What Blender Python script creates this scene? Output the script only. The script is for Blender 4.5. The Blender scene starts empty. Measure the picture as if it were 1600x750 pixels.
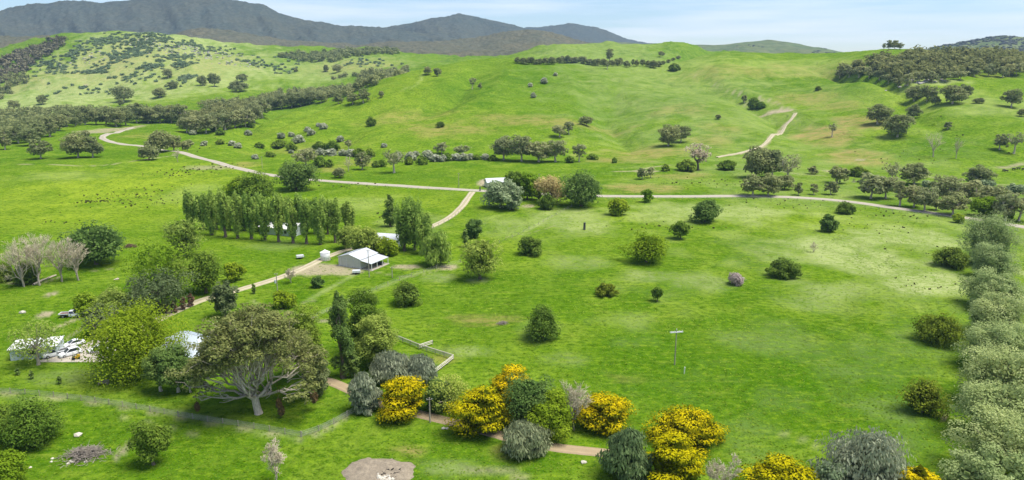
import bpy, bmesh, math, random
import numpy as np
from mathutils import Vector, Matrix
from mathutils.bvhtree import BVHTree

sc = bpy.context.scene
COL = sc.collection
R = math.radians

# ------------------------------------------------------------------ camera
CAM_H = 64.0            # drone height above the home paddock
FPX = 1100.0            # focal length in pixels of the 1600 px wide photograph
PITCH = math.atan(275.0 / FPX)
cam_d = bpy.data.cameras.new("camera")
cam = bpy.data.objects.new("camera", cam_d)
COL.objects.link(cam)
cam.location = (0, 0, CAM_H)
cam.rotation_euler = (R(90) - PITCH, 0, 0)
cam_d.sensor_width = 36.0
cam_d.lens = 36.0 * FPX / 1600.0
cam_d.clip_start = 0.5
cam_d.clip_end = 40000
sc.camera = cam

# ------------------------------------------------------------------ world, sun, exposure
SUN_DIR = Vector((0.46, -0.06, 1.05)).normalized()      # towards the sun: right of the view, high
sun_el = math.asin(SUN_DIR.z)
sun_az = math.atan2(SUN_DIR.x, SUN_DIR.y)
world = bpy.data.worlds.new("World")
sc.world = world
world.use_nodes = True
wn, wl = world.node_tree.nodes, world.node_tree.links
wn.clear()
w_out = wn.new("ShaderNodeOutputWorld")
w_bg = wn.new("ShaderNodeBackground")
w_sky = wn.new("ShaderNodeTexSky")
w_sky.sky_type = 'NISHITA'
w_sky.sun_disc = False
w_sky.sun_elevation = sun_el
w_sky.sun_rotation = sun_az
w_sky.altitude = 700
w_sky.air_density = 1.0
w_sky.dust_density = 0.2
w_sky.ozone_density = 4.0
w_bg.inputs['Strength'].default_value = 0.082
# thin streaky cloud, spread over the whole sky
w_tc = wn.new("ShaderNodeTexCoord")
w_map = wn.new("ShaderNodeMapping")
w_map.inputs['Rotation'].default_value = (0, R(-3.0), R(20))
w_map.inputs['Scale'].default_value = (2.2, 2.2, 34.0)
w_no = wn.new("ShaderNodeTexNoise")
w_no.inputs['Scale'].default_value = 1.0
w_no.inputs['Detail'].default_value = 5.0
w_no.inputs['Roughness'].default_value = 0.55
w_rmp = wn.new("ShaderNodeMapRange")
w_rmp.inputs['From Min'].default_value = 0.46
w_rmp.inputs['From Max'].default_value = 0.66
w_rmp.inputs['To Max'].default_value = 0.42
w_mix = wn.new("ShaderNodeMixRGB")
w_mix.inputs['Color2'].default_value = (9.6, 9.2, 9.9, 1)
wl.new(w_tc.outputs['Generated'], w_map.inputs['Vector'])
wl.new(w_map.outputs['Vector'], w_no.inputs['Vector'])
wl.new(w_no.outputs['Fac'], w_rmp.inputs['Value'])
wl.new(w_rmp.outputs['Result'], w_mix.inputs['Fac'])
wl.new(w_sky.outputs['Color'], w_mix.inputs['Color1'])
wl.new(w_mix.outputs['Color'], w_bg.inputs['Color'])
wl.new(w_bg.outputs['Background'], w_out.inputs['Surface'])

sun_d = bpy.data.lights.new("sun", 'SUN')
sun_d.energy = 3.6
sun_d.angle = R(34)
sun_d.color = (1.0, 0.95, 0.86)
sun = bpy.data.objects.new("sun", sun_d)
COL.objects.link(sun)
sun.rotation_euler = SUN_DIR.to_track_quat('Z', 'Y').to_euler()
sun.location = (200, 100, 400)

sc.view_settings.view_transform = 'Standard'
sc.view_settings.look = 'None'
sc.view_settings.exposure = 0.92
sc.view_settings.gamma = 1.0
sc.view_settings.use_curve_mapping = False
sc.render.engine = 'CYCLES'
sc.cycles.use_denoising = True
sc.cycles.max_bounces = 6
sc.cycles.diffuse_bounces = 3
sc.cycles.transmission_bounces = 3
sc.cycles.transparent_max_bounces = 4
sc.cycles.volume_bounces = 0

# ------------------------------------------------------------------ helpers
CP, SP = math.cos(PITCH), math.sin(PITCH)
def ray(px, py):
    X, Y = (px - 800) / FPX, (375 - py) / FPX
    return Vector((X, CP + Y * SP, -SP + Y * CP)).normalized()
def to_world(px, py, depth):
    X, Y = (px - 800) / FPX, (375 - py) / FPX
    den = CP + Y * SP
    return X / den * depth, depth, CAM_H + depth * (-SP + Y * CP) / den
def mpp(p):
    """metres per photograph pixel at a world point"""
    return (p[1] * CP - (p[2] - CAM_H) * SP) / FPX

_rs = np.random.RandomState(7)
_LAT = _rs.rand(8, 256, 256)
def vnoise(x, y, k=0):
    xi, yi = np.floor(x).astype(int), np.floor(y).astype(int)
    fx, fy = x - xi, y - yi
    fx, fy = fx * fx * (3 - 2 * fx), fy * fy * (3 - 2 * fy)
    L = _LAT[k % 8]
    a, b = L[xi & 255, yi & 255], L[(xi + 1) & 255, yi & 255]
    c, d = L[xi & 255, (yi + 1) & 255], L[(xi + 1) & 255, (yi + 1) & 255]
    return (a * (1 - fx) + b * fx) * (1 - fy) + (c * (1 - fx) + d * fx) * fy
def fbm(x, y, oct=4, k=0, gain=0.5):
    s, a, t = 0.0, 1.0, 0.0
    for i in range(oct):
        s = s + a * vnoise(x * 2.03 ** i + 17.3 * i, y * 2.03 ** i + 5.1 * i, k + i)
        t += a
        a *= gain
    return s / t            # 0..1

def mesh_np(name, V, F, mat=None, smooth=False, fattr=None, vattr=None, mats=None, midx=None):
    V = np.asarray(V, dtype=np.float32)
    me = bpy.data.meshes.new(name)
    me.vertices.add(len(V))
    me.vertices.foreach_set('co', V.ravel())
    if isinstance(F, np.ndarray):
        n, k = F.shape
        tot = np.full(n, k, dtype=np.int32)
        flat = F.astype(np.int32).ravel()
    else:
        tot = np.array([len(f) for f in F], dtype=np.int32)
        flat = np.array([i for f in F for i in f], dtype=np.int32)
        n = len(F)
    me.loops.add(len(flat))
    me.loops.foreach_set('vertex_index', flat)
    me.polygons.add(n)
    st = np.zeros(n, dtype=np.int32)
    st[1:] = np.cumsum(tot)[:-1]
    me.polygons.foreach_set('loop_start', st)
    me.polygons.foreach_set('loop_total', tot)
    me.polygons.foreach_set('use_smooth', np.full(n, smooth, dtype=bool))
    for m in (mats or ([mat] if mat else [])):
        me.materials.append(m)
    if midx is not None:
        me.polygons.foreach_set('material_index', np.asarray(midx, dtype=np.int32))
    for dom, at_ in (('FACE', fattr), ('POINT', vattr)):
        for kx, arr in (at_ or {}).items():
            a = me.attributes.new(kx, 'FLOAT', dom)
            a.data.foreach_set('value', np.asarray(arr, dtype=np.float32))
    me.update(calc_edges=True)
    return me

def link(name, me, parent=None, loc=None):
    o = bpy.data.objects.new(name, me)
    COL.objects.link(o)
    if parent is not None:
        o.parent = parent
    if loc is not None:
        o.location = loc
    return o
def tag(o, label=None, cat=None, group=None, kind=None):
    if label: o['label'] = label
    if cat: o['category'] = cat
    if group: o['group'] = group
    if kind: o['kind'] = kind
    return o
def empty(name, loc=(0, 0, 0), rz=0.0):
    o = bpy.data.objects.new(name, None)
    COL.objects.link(o)
    o.empty_display_size = 0.5
    o.location = loc
    o.rotation_euler = (0, 0, rz)
    return o

# ------------------------------------------------------------------ materials
def new_mat(name):
    m = bpy.data.materials.new(name)
    m.use_nodes = True
    nt = m.node_tree
    nt.nodes.clear()
    out = nt.nodes.new("ShaderNodeOutputMaterial")
    return m, nt, out
def ramp(nt, fac, stops):
    r = nt.nodes.new("ShaderNodeValToRGB")
    el = r.color_ramp.elements
    while len(el) < len(stops):
        el.new(0.5)
    for e, (p, c) in zip(el, stops):
        e.position = p
        e.color = (*c, 1)
    nt.links.new(fac, r.inputs['Fac'])
    return r.outputs['Color']
def noise(nt, scale, detail=3, rough=0.5, vec=None, dist=0.0):
    n = nt.nodes.new("ShaderNodeTexNoise")
    n.inputs['Scale'].default_value = scale
    n.inputs['Detail'].default_value = detail
    n.inputs['Roughness'].default_value = rough
    n.inputs['Distortion'].default_value = dist
    if vec is not None:
        nt.links.new(vec, n.inputs['Vector'])
    return n.outputs['Fac']
def mapr(nt, v, a, b, c=0.0, d=1.0):
    m = nt.nodes.new("ShaderNodeMapRange")
    for k, x in (('From Min', a), ('From Max', b), ('To Min', c), ('To Max', d)):
        m.inputs[k].default_value = x
    nt.links.new(v, m.inputs['Value'])
    return m.outputs['Result']
def mixc(nt, fac, c1, c2, mode='MIX'):
    m = nt.nodes.new("ShaderNodeMixRGB")
    m.blend_type = mode
    for k, v in (('Fac', fac), ('Color1', c1), ('Color2', c2)):
        if isinstance(v, tuple):
            m.inputs[k].default_value = (*v, 1)
        elif isinstance(v, (int, float)):
            m.inputs[k].default_value = v
        else:
            nt.links.new(v, m.inputs[k])
    return m.outputs['Color']
def mth(nt, op, a, b=None):
    m = nt.nodes.new("ShaderNodeMath")
    m.operation = op
    for i, v in enumerate((a, b)):
        if v is None: continue
        if isinstance(v, (int, float)): m.inputs[i].default_value = v
        else: nt.links.new(v, m.inputs[i])
    return m.outputs[0]
def attr(nt, name):
    a = nt.nodes.new("ShaderNodeAttribute")
    a.attribute_name = name
    return a.outputs['Fac']
def geo_pos(nt):
    return nt.nodes.new("ShaderNodeNewGeometry").outputs['Position']
def scaled(nt, vec, s):
    m = nt.nodes.new("ShaderNodeMapping")
    m.inputs['Scale'].default_value = s
    nt.links.new(vec, m.inputs['Vector'])
    return m.outputs['Vector']
def bsdf(nt, out, col, rough=0.9, metal=0.0, spec=0.2, bump=None, bdist=0.1, bstr=0.5):
    p = nt.nodes.new("ShaderNodeBsdfPrincipled")
    if isinstance(col, tuple): p.inputs['Base Color'].default_value = (*col, 1)
    else: nt.links.new(col, p.inputs['Base Color'])
    p.inputs['Roughness'].default_value = rough
    p.inputs['Metallic'].default_value = metal
    p.inputs['Specular IOR Level'].default_value = spec
    if bump is not None:
        b = nt.nodes.new("ShaderNodeBump")
        b.inputs['Distance'].default_value = bdist
        b.inputs['Strength'].default_value = bstr
        nt.links.new(bump, b.inputs['Height'])
        nt.links.new(b.outputs['Normal'], p.inputs['Normal'])
    nt.links.new(p.outputs['BSDF'], out.inputs['Surface'])
    return p
MATS = {}
def plain(name, col, rough=0.7, metal=0.0, spec=0.3, var=0.25, scale=2.0):
    """painted or weathered solid with a little uneven wear"""
    if name in MATS: return MATS[name]
    m, nt, out = new_mat(name)
    tc = nt.nodes.new("ShaderNodeTexCoord").outputs['Object']
    f = noise(nt, scale, 5, 0.6, tc)
    c2 = tuple(x * (1 - var) for x in col)
    col_ = mixc(nt, mapr(nt, f, 0.35, 0.7), col, c2)
    bsdf(nt, out, col_, rough, metal, spec)
    MATS[name] = m
    return m
def leaf_mat(name, c0, c1, c2, trans=0.42, hue_var=0.12):
    """foliage: three leaf colours picked by the per-leaf tint, a little variety from tree to tree"""
    if name in MATS: return MATS[name]
    m, nt, out = new_mat(name)
    t = attr(nt, 'tint')
    oi = nt.nodes.new("ShaderNodeObjectInfo").outputs['Random']
    col = ramp(nt, t, [(0.0, c0), (0.5, c1), (1.0, c2)])
    hsv = nt.nodes.new("ShaderNodeHueSaturation")
    nt.links.new(col, hsv.inputs['Color'])
    nt.links.new(mapr(nt, oi, 0, 1, 1 - hue_var, 1 + hue_var), hsv.inputs['Value'])
    nt.links.new(mapr(nt, oi, 0, 1, 0.5 + 0.10 * hue_var, 0.5 - 0.10 * hue_var), hsv.inputs['Hue'])
    d = nt.nodes.new("ShaderNodeBsdfDiffuse")
    tr = nt.nodes.new("ShaderNodeBsdfTranslucent")
    mx = nt.nodes.new("ShaderNodeMixShader")
    mx.inputs[0].default_value = trans
    nt.links.new(hsv.outputs['Color'], d.inputs['Color'])
    nt.links.new(hsv.outputs['Color'], tr.inputs['Color'])
    nt.links.new(d.outputs[0], mx.inputs[1])
    nt.links.new(tr.outputs[0], mx.inputs[2])
    nt.links.new(mx.outputs[0], out.inputs['Surface'])
    MATS[name] = m
    return m
def bark_mat(name, a, b):
    if name in MATS: return MATS[name]
    m, nt, out = new_mat(name)
    tc = nt.nodes.new("ShaderNodeTexCoord").outputs['Object']
    f = noise(nt, 2.2, 4, 0.6, scaled(nt, tc, (3, 3, 0.7)))
    bsdf(nt, out, mixc(nt, mapr(nt, f, 0.35, 0.65), a, b), 0.9, bump=f, bdist=0.05)
    MATS[name] = m
    return m
# ------------------------------------------------------------------ terrain: lofted through the lie of the land
# each line runs across the valley; entries are (column, distance, row) read off the photograph
def zrow(px, d, z=0.0):            # a flat point at height z
    return (px, d, None, z)
LINES = [
    [zrow(-1500, 18), zrow(3100, 18)],
    [zrow(-1500, 90), zrow(3100, 90)],
    [zrow(-1500, 255), zrow(3100, 255)],
    [zrow(-400, 620), zrow(0, 600), zrow(250, 520), zrow(400, 430), zrow(800, 400), zrow(1200, 380), zrow(1600, 330), zrow(2000, 320)],
    [zrow(-400, 900), zrow(0, 900), zrow(200, 900), zrow(300, 800), zrow(370, 690), zrow(450, 570), zrow(600, 485), zrow(800, 470),
     zrow(1000, 470), zrow(1200, 450), zrow(1400, 420), zrow(1600, 390), zrow(2000, 380)],
    [(-400, 1080, 165), (0, 1080, 165), (200, 1080, 165), (300, 950, 174), (370, 770, 190), (430, 700, 190), (500, 690, 177), (600, 690, 166),
     (700, 700, 160), (800, 700, 160), (900, 700, 163), (1000, 700, 165), (1200, 690, 166), (1300, 660, 170), (1400, 620, 166), (1500, 600, 160), (1600, 590, 162), (2000, 590, 165)],
    [(-400, 1250, 152), (0, 1250, 154), (200, 1230, 152), (300, 1100, 158), (370, 880, 180), (400, 830, 180), (450, 830, 172), (500, 850, 160), (560, 880, 140),
     (600, 900, 122), (650, 930, 109), (700, 950, 97), (760, 960, 90), (800, 970, 88.5), (850, 960, 93), (900, 950, 97), (1000, 950, 101), (1045, 980, 103),
     (1090, 1050, 89), (1130, 1090, 83), (1160, 1100, 82), (1200, 1090, 85), (1250, 1080, 88), (1300, 1050, 87), (1340, 1000, 81), (1390, 950, 75), (1440, 950, 79),
     (1490, 960, 86), (1600, 960, 90), (2000, 960, 92)],
    [(-400, 1400, 115), (0, 1400, 118), (200, 1350, 122), (300, 1250, 134), (370, 1050, 163), (400, 1010, 166), (450, 1030, 163), (500, 1060, 158), (560, 1110, 150),
     (600, 1130, 137), (700, 1160, 116), (800, 1150, 105), (900, 1120, 108), (1000, 1120, 107), (1090, 1250, 99), (1160, 1300, 96), (1300, 1250, 96), (1390, 1150, 90),
     (1600, 1150, 99), (2000, 1150, 100)],
    [(-400, 1550, 90), (0, 1550, 88), (100, 1530, 82), (200, 1520, 80), (300, 1470, 97), (400, 1450, 112), (500, 1500, 112), (600, 1500, 103), (700, 1480, 100),
     (820, 1330, 93), (950, 1300, 90), (1050, 1320, 92), (1100, 1500, 94), (1600, 1500, 96), (2000, 1500, 97)],
    [(-400, 1800, 90), (0, 1760, 78), (60, 1720, 63), (120, 1700, 53), (180, 1700, 49), (240, 1700, 51), (300, 1750, 61), (360, 1800, 70), (420, 1850, 74), (600, 1900, 77),
     (640, 1900, 83), (720, 1850, 92), (790, 1700, 92), (820, 1620, 81), (860, 1560, 70), (950, 1550, 68.5), (1030, 1550, 67), (1080, 1600, 72), (1120, 1700, 80),
     (1200, 1800, 86), (1300, 1800, 89), (1600, 1800, 91), (2000, 1800, 92)],
    [(-400, 2300, 96), (0, 2300, 92), (180, 2250, 84), (400, 2350, 90), (600, 2400, 92), (950, 2250, 90), (1200, 2400, 93), (2000, 2400, 95)],
    [(-400, 3600, 97), (2000, 3600, 97)],
    [(-400, 7500, 99), (2000, 7500, 99)],
]
ROWS = [4, 84, 66, 40, 44, 40, 18, 18, 24, 10, 8, 5]
S_IN = np.linspace(-0.98, 0.98, 430)
S_OUT = np.array([1.02, 1.1, 1.2, 1.35, 1.55, 1.8, 2.2])
S = np.concatenate([-S_OUT[::-1], S_IN, S_OUT])
def loft():
    YK, ZK = [], []
    for ln in LINES:
        ss, yy, zz = [], [], []
        for e in ln:
            px, d, py = e[0], e[1], e[2]
            if py is None:
                z = e[3]
                t = (z - CAM_H) / d                       # slope -> row
                Y = (t * CP + SP) / (CP - t * SP)
            else:
                Y = (375 - py) / FPX
            den = CP + Y * SP
            ss.append((px - 800) / FPX / den)
            yy.append(d)
            zz.append(CAM_H + d * (-SP + Y * CP) / den)
        y, z = np.interp(S, ss, yy), np.interp(S, ss, zz)
        g = np.exp(-0.5 * (np.arange(-9, 10) / 2.6) ** 2)
        g /= g.sum()
        ym, zm = np.pad(y, 9, mode='edge'), np.pad(z, 9, mode='edge')
        YK.append(np.convolve(ym, g, 'valid'))
        ZK.append(np.convolve(zm, g, 'valid'))
    YK, ZK = np.array(YK), np.array(ZK)
    h = np.diff(YK, axis=0)
    dl = np.diff(ZK, axis=0) / h
    m = np.zeros_like(ZK)
    a, b, h0, h1 = dl[:-1], dl[1:], h[:-1], h[1:]
    w1, w2 = 2 * h1 + h0, h1 + 2 * h0
    with np.errstate(divide='ignore', invalid='ignore'):
        hm = (w1 + w2) / (w1 / a + w2 / b)
    m[1:-1] = np.where(a * b > 0, hm, 0)
    m = np.nan_to_num(m)
    ys, zs = [], []
    for k in range(len(h)):
        n = ROWS[k]
        for i in range(n):
            t = i / n
            t2, t3 = t * t, t * t * t
            ys.append(YK[k] + t * h[k])
            zs.append((2 * t3 - 3 * t2 + 1) * ZK[k] + (t3 - 2 * t2 + t) * h[k] * m[k] + (-2 * t3 + 3 * t2) * ZK[k + 1] + (t3 - t2) * h[k] * m[k + 1])
    ys.append(YK[-1]); zs.append(ZK[-1])
    return np.array(ys), np.array(zs)
GY, GZ = loft()
GX = GY * S[None, :]
# unevenness of the land: dips and swells, stronger on the hills
amp = np.interp(GY, [0, 200, 330, 420, 520, 700, 1000, 1600, 2600, 4000, 9000, 16000], [0.15, 0.5, 0.9, 1.6, 4.5, 12.0, 13.0, 26.0, 26.0, 20.0, 8.0, 0])
GZ = GZ + amp * (fbm(GX / 90.0 + 40, GY / 90.0 + 40, 4, 0) - 0.5)
GZ = GZ + 0.35 * amp * (fbm(GX / 26.0 + 90, GY / 26.0 + 10, 3, 3) - 0.5)
# gullies that run down the big grassy hill
gul = np.interp(GY, [0, 480, 620, 850, 960, 1100, 20000], [0, 0, 1, 1, 0.2, 0, 0])
GZ = GZ - 9.0 * gul * np.clip(1 - np.abs(fbm(GX / 150.0 + 3, GY / 600.0 + 8, 3, 2) - 0.5) * 9, 0, 1)
# apron behind and beside the camera
ax = np.stack([S * 900.0, np.full_like(S, -500.0), np.zeros_like(S)], -1)
GV = np.concatenate([ax[None], np.stack([GX, GY, GZ], -1)], 0)
nr, ncol = GV.shape[:2]
ii = np.arange(nr * ncol).reshape(nr, ncol)
GF = np.stack([ii[:-1, :-1], ii[:-1, 1:], ii[1:, 1:], ii[1:, :-1]], -1).reshape(-1, 4)
GVF = GV.reshape(-1, 3)
SURF = []                                                     # (verts, faces) for ray casts
SURF.append((GVF, GF))

# ------------------------------------------------------------------ mountains and far hills: real ridges standing behind
def ridge(crest, d_crest, d_front, z_front, d_back, n_u=150, n_v=30, rough=12.0, seed=0, gully=22.0, ext=True):
    px = np.array([c[0] for c in crest], float); py = np.array([c[1] for c in crest], float)
    pts = np.array([to_world(a, b, d_crest) for a, b in zip(px, py)])
    s = pts[:, 0] / d_crest
    su = np.linspace(s[0], s[-1], n_u)
    zc = np.interp(su, s, pts[:, 2])
    g = np.exp(-0.5 * (np.arange(-4, 5) / 1.1) ** 2); g /= g.sum()
    zc = np.convolve(np.pad(zc, 4, mode='edge'), g, 'valid')
    rows = []
    vv = np.concatenate([np.linspace(0, 1, n_v), np.linspace(1, 2, 10)[1:]])
    for v in vv:
        if v <= 1:
            y = d_front + (d_crest - d_front) * v
            f = v ** 1.25 * (1 - 0.25 * math.sin(math.pi * v) * 0.6)
            z = z_front + (zc - z_front) * f
        else:
            y = d_crest + (d_back - d_crest) * (v - 1)
            z = zc + (z_front - zc) * (v - 1) ** 1.2
        x = su * y
        env = math.sin(math.pi * min(v, 1.0)) ** 0.7 if v <= 1 else 0.0
        gl = (fbm(su * 26 + seed * 7.7 + 0.8 * v, np.full_like(su, v * 1.3 + seed), 4, seed) - 0.5) * gully * 2 * env
        rg = (fbm(x / 130 + seed, np.full_like(x, y / 130.0), 3, seed + 1) - 0.5) * rough
        rows.append(np.stack([x, np.full_like(x, y), z + gl + rg], -1))
    sk = rows[0].copy(); sk[:, 1] -= 150; sk[:, 0] *= sk[0, 1] / rows[0][0, 1]; sk[:, 2] -= 160
    P = np.array([sk] + rows)
    a, b = P.shape[:2]
    jj = np.arange(a * b).reshape(a, b)
    Fq = np.stack([jj[:-1, :-1], jj[:-1, 1:], jj[1:, 1:], jj[1:, :-1]], -1).reshape(-1, 4)
    return P.reshape(-1, 3), Fq, P
MOUNT = {}
MOUNT['left'] = ridge([(-420, 60), (-250, 34), (-120, 24), (0, 19), (30, 12), (60, 7), (100, 4), (150, 5), (200, 3), (240, -2), (300, -7), (350, -4), (380, 3), (410, 9), (440, 21), (480, 32),
                       (520, 39), (560, 42), (610, 46), (680, 56), (760, 70), (840, 84)], 3300, 2150, 70, 4600, 230, 36, 26, 1, 60)
MOUNT['peak'] = ridge([(430, 80), (520, 58), (570, 46), (600, 42), (640, 37), (680, 27), (715, 23), (740, 26), (780, 33), (800, 38), (825, 47), (880, 66), (930, 86)], 4000, 2700, 72, 5200, 120, 30, 22, 2, 50)
MOUNT['far'] = ridge([(720, 78), (780, 56), (820, 44), (860, 40), (900, 37), (930, 42), (960, 52), (990, 63), (1040, 74), (1090, 88)], 5200, 3600, 66, 6500, 100, 24, 22, 3, 40)
MOUNT['foot'] = ridge([(180, 86), (240, 66), (290, 46), (320, 44), (350, 49), (400, 59), (450, 64), (500, 68), (560, 70), (600, 68), (640, 67), (700, 65), (750, 60), (800, 49), (840, 47), (870, 54), (900, 62), (930, 69), (970, 80), (1010, 92)],
                      2550, 2000, 92, 2900, 180, 26, 18, 4, 14)
MOUNT['flank'] = ridge([(-420, 50), (-200, 52), (-60, 56), (0, 57), (60, 55), (105, 54), (130, 56), (160, 64), (200, 80), (240, 96)], 1950, 1500, 70, 2200, 110, 24, 12, 5, 8)
HILLS = {}
HILLS['pale'] = ridge([(840, 72), (880, 66), (960, 67), (1040, 68.5), (1100, 68.5), (1140, 70), (1160, 66), (1200, 62), (1240, 67), (1280, 75), (1310, 81), (1345, 86), (1400, 94)], 3500, 2500, 70, 4300, 130, 26, 16, 6, 34)
HILLS['wooded'] = ridge([(1370, 95), (1440, 79), (1470, 73), (1500, 66), (1550, 56), (1580, 55), (1600, 58), (1700, 63), (1820, 72), (1960, 80), (2100, 92)], 2700, 1900, 72, 3300, 130, 26, 14, 7, 24)
for dct in (MOUNT, HILLS):
    for v, f, p in dct.values():
        SURF.append((v, f))
_V = np.concatenate([v for v, f in SURF]).tolist()
_F, _o = [], 0
for v, f in SURF:
    _F.append(f + _o); _o += len(v)
BVH = BVHTree.FromPolygons(_V, np.concatenate(_F).tolist())
BVHG = BVHTree.FromPolygons(GVF.tolist(), GF.tolist())
def at(px, py, default=None):
    h = BVH.ray_cast(Vector((0, 0, CAM_H)), ray(px, py), 30000)[0]
    if h is None:
        # just over a crest: take the nearest ground below
        for k in range(1, 25):
            h = BVH.ray_cast(Vector((0, 0, CAM_H)), ray(px, py + k), 30000)[0]
            if h is not None: break
    return h
def ground(x, y):
    h = BVHG.ray_cast(Vector((x, y, 2000)), Vector((0, 0, -1)), 5000)[0]
    return h.z if h is not None else 0.0
def anyz(x, y):
    h = BVH.ray_cast(Vector((x, y, 2000)), Vector((0, 0, -1)), 5000)[0]
    return h.z if h is not None else 0.0
def smooth_line(pts, step):
    """Catmull-Rom through world xy points, resampled every step metres"""
    P = [np.array(p[:2], float) for p in pts]
    P = [2 * P[0] - P[1]] + P + [2 * P[-1] - P[-2]]
    out = []
    for i in range(1, len(P) - 2):
        n = max(2, int(np.linalg.norm(P[i + 1] - P[i]) / step))
        for k in range(n):
            t = k / n
            a, b, c, d = P[i - 1], P[i], P[i + 1], P[i + 2]
            out.append(0.5 * (2 * b + (c - a) * t + (2 * a - 5 * b + 4 * c - d) * t * t + (3 * b - a - 3 * c + d) * t ** 3))
    out.append(P[-2])
    return np.array(out)

# ---- where the grass is paler, browner or bare: patches laid on the land
def W2(px, py):
    p = at(px, py)
    return np.array([p.x, p.y])
def ellipse(px, py, rx, ry):
    """centre and two half-axes on the ground for a patch rx by ry photo pixels"""
    c = W2(px, py); e = W2(px + rx, py); t = W2(px, py - ry); b = W2(px, py + ry)
    return c, np.linalg.norm(e - c), max(3.0, np.linalg.norm(t - b) / 2)
NV = len(GVF)
MASK = {k: np.zeros(NV) for k in ('pale', 'brown', 'dirt', 'lush', 'yellow', 'mown')}
GXY = GVF[:, :2]
_wob = (fbm(GXY[:, 0] / 14.0, GXY[:, 1] / 14.0, 4, 1) - 0.5)
_wob2 = (fbm(GXY[:, 0] / 5.0 + 31, GXY[:, 1] / 5.0, 3, 4) - 0.5)
def splat(key, px, py, rx, ry, a=1.0, soft=0.6):
    c, A, B = ellipse(px, py, rx, ry)
    d = np.sqrt(((GXY[:, 0] - c[0]) / A) ** 2 + ((GXY[:, 1] - c[1]) / B) ** 2)
    d = d + 1.1 * _wob + 0.5 * _wob2
    MASK[key] = np.maximum(MASK[key], a * np.clip((1 - d) / soft, 0, 1))
def strip(key, pts, width, a=1.0, soft=1.0):
    L = smooth_line([W2(*p) for p in pts], max(2.0, width))
    lo, hi = L.min(0) - width * 3, L.max(0) + width * 3
    sel = np.where((GXY[:, 0] > lo[0]) & (GXY[:, 0] < hi[0]) & (GXY[:, 1] > lo[1]) & (GXY[:, 1] < hi[1]))[0]
    if len(sel) == 0: return
    P = GXY[sel]
    dd = np.full(len(sel), 1e9)
    for a0, a1 in zip(L[:-1], L[1:]):
        ab = a1 - a0
        t = np.clip(((P - a0) @ ab) / (ab @ ab + 1e-9), 0, 1)
        dd = np.minimum(dd, np.linalg.norm(P - a0 - t[:, None] * ab, axis=1))
    v = a * np.clip((width * (0.55 + 0.5 * _wob[sel]) - dd) / (soft * width * 0.5) + 0.35, 0, 1)
    MASK[key][sel] = np.maximum(MASK[key][sel], v)
# pale dry or flowering grass
for a in [(1480, 445, 120, 22, 1.0), (1330, 400, 150, 34, .85), (1420, 372, 150, 24, .75), (1100, 332, 190, 20, .65), (880, 345, 110, 26, .6), (1010, 430, 60, 12, .5), (1100, 445, 70, 18, .45),
          (1250, 470, 80, 20, .4), (1300, 455, 110, 22, .5), (900, 410, 60, 14, .35), (1390, 640, 60, 30, .25), (1210, 530, 110, 30, .22), (980, 500, 60, 20, .25), (745, 438, 26, 6, .9),
          (640, 350, 60, 20, .45), (800, 350, 70, 22, .4), (560, 320, 70, 18, .3), (690, 435, 30, 8, .5), (1580, 420, 26, 24, .8), (430, 385, 60, 8, .25), (100, 590, 80, 16, .35), (840, 520, 40, 24, .35),
          (730, 550, 60, 12, .4), (150, 150, 90, 20, .3), (330, 90, 90, 26, .35), (250, 120, 120, 30, .3), (520, 105, 90, 16, .35), (700, 730, 60, 12, .5), (880, 560, 50, 14, .25),
          (300, 300, 60, 16, .25), (100, 275, 100, 8, .25), (1540, 170, 80, 14, .4), (1460, 128, 60, 6, .8), (1180, 130, 60, 8, .35), (860, 85, 50, 8, .35), (1300, 150, 90, 24, .2), (190, 100, 190, 60, .85), (330, 110, 130, 44, .75), (520, 112, 120, 26, .5), (940, 78, 120, 12, .35), (1540, 160, 90, 30, .35), (90, 140, 130, 26, .6), (1230, 105, 120, 16, .3)]:
    splat('pale', *a)
for a in [(200, 290, 280, 46, .95), (120, 335, 160, 28, .85), (600, 318, 150, 24, .5), (480, 190, 120, 30, .5), (620, 150, 120, 40, .45), (1000, 340, 220, 30, .5), (1250, 345, 220, 26, .5), (1480, 150, 140, 40, .6), (1180, 100, 180, 16, .5),
          (300, 130, 220, 50, .5), (850, 225, 200, 20, .4), (760, 390, 120, 30, .3), (560, 500, 60, 30, .3), (100, 600, 200, 24, .4), (360, 640, 100, 20, .3), (1380, 210, 60, 20, .4)]:
    splat('yellow', *a, soft=0.9)
for a in [(1300, 500, 190, 70, 1.0), (1150, 600, 120, 50, .6)]:
    splat('mown', *a, soft=0.8)
# browner reedy or dry ground
for a in [(1290, 212, 55, 22, .85), (1345, 190, 45, 16, .75), (1330, 245, 60, 16, .8), (1310, 165, 50, 10, .5), (1260, 155, 60, 12, .45), (850, 190, 130, 10, .55), (700, 200, 90, 16, .5), (640, 190, 60, 12, .4),
          (1010, 240, 100, 12, .6), (960, 250, 70, 8, .55), (1110, 220, 50, 12, .4), (1130, 200, 40, 10, .35), (1010, 295, 80, 8, .65), (1060, 275, 70, 6, .5), (780, 190, 60, 10, .45), (500, 265, 50, 6, .45),
          (380, 258, 30, 6, .5), (560, 255, 60, 8, .35), (790, 185, 80, 8, .4), (1060, 175, 60, 10, .35), (1130, 105, 60, 7, .35), (1240, 105, 60, 10, .35), (1300, 115, 70, 12, .3), (1180, 110, 40, 8, .4),
          (760, 500, 60, 10, .5), (690, 560, 40, 6, .4), (640, 705, 45, 9, .9), (480, 235, 80, 10, .3), (180, 95, 80, 30, .3), (330, 100, 40, 12, .3), (1540, 115, 60, 8, .3), (230, 215, 60, 6, .35),
          (985, 590, 40, 10, .2), (800, 705, 40, 14, .3)]:
    splat('brown', *a)
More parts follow.
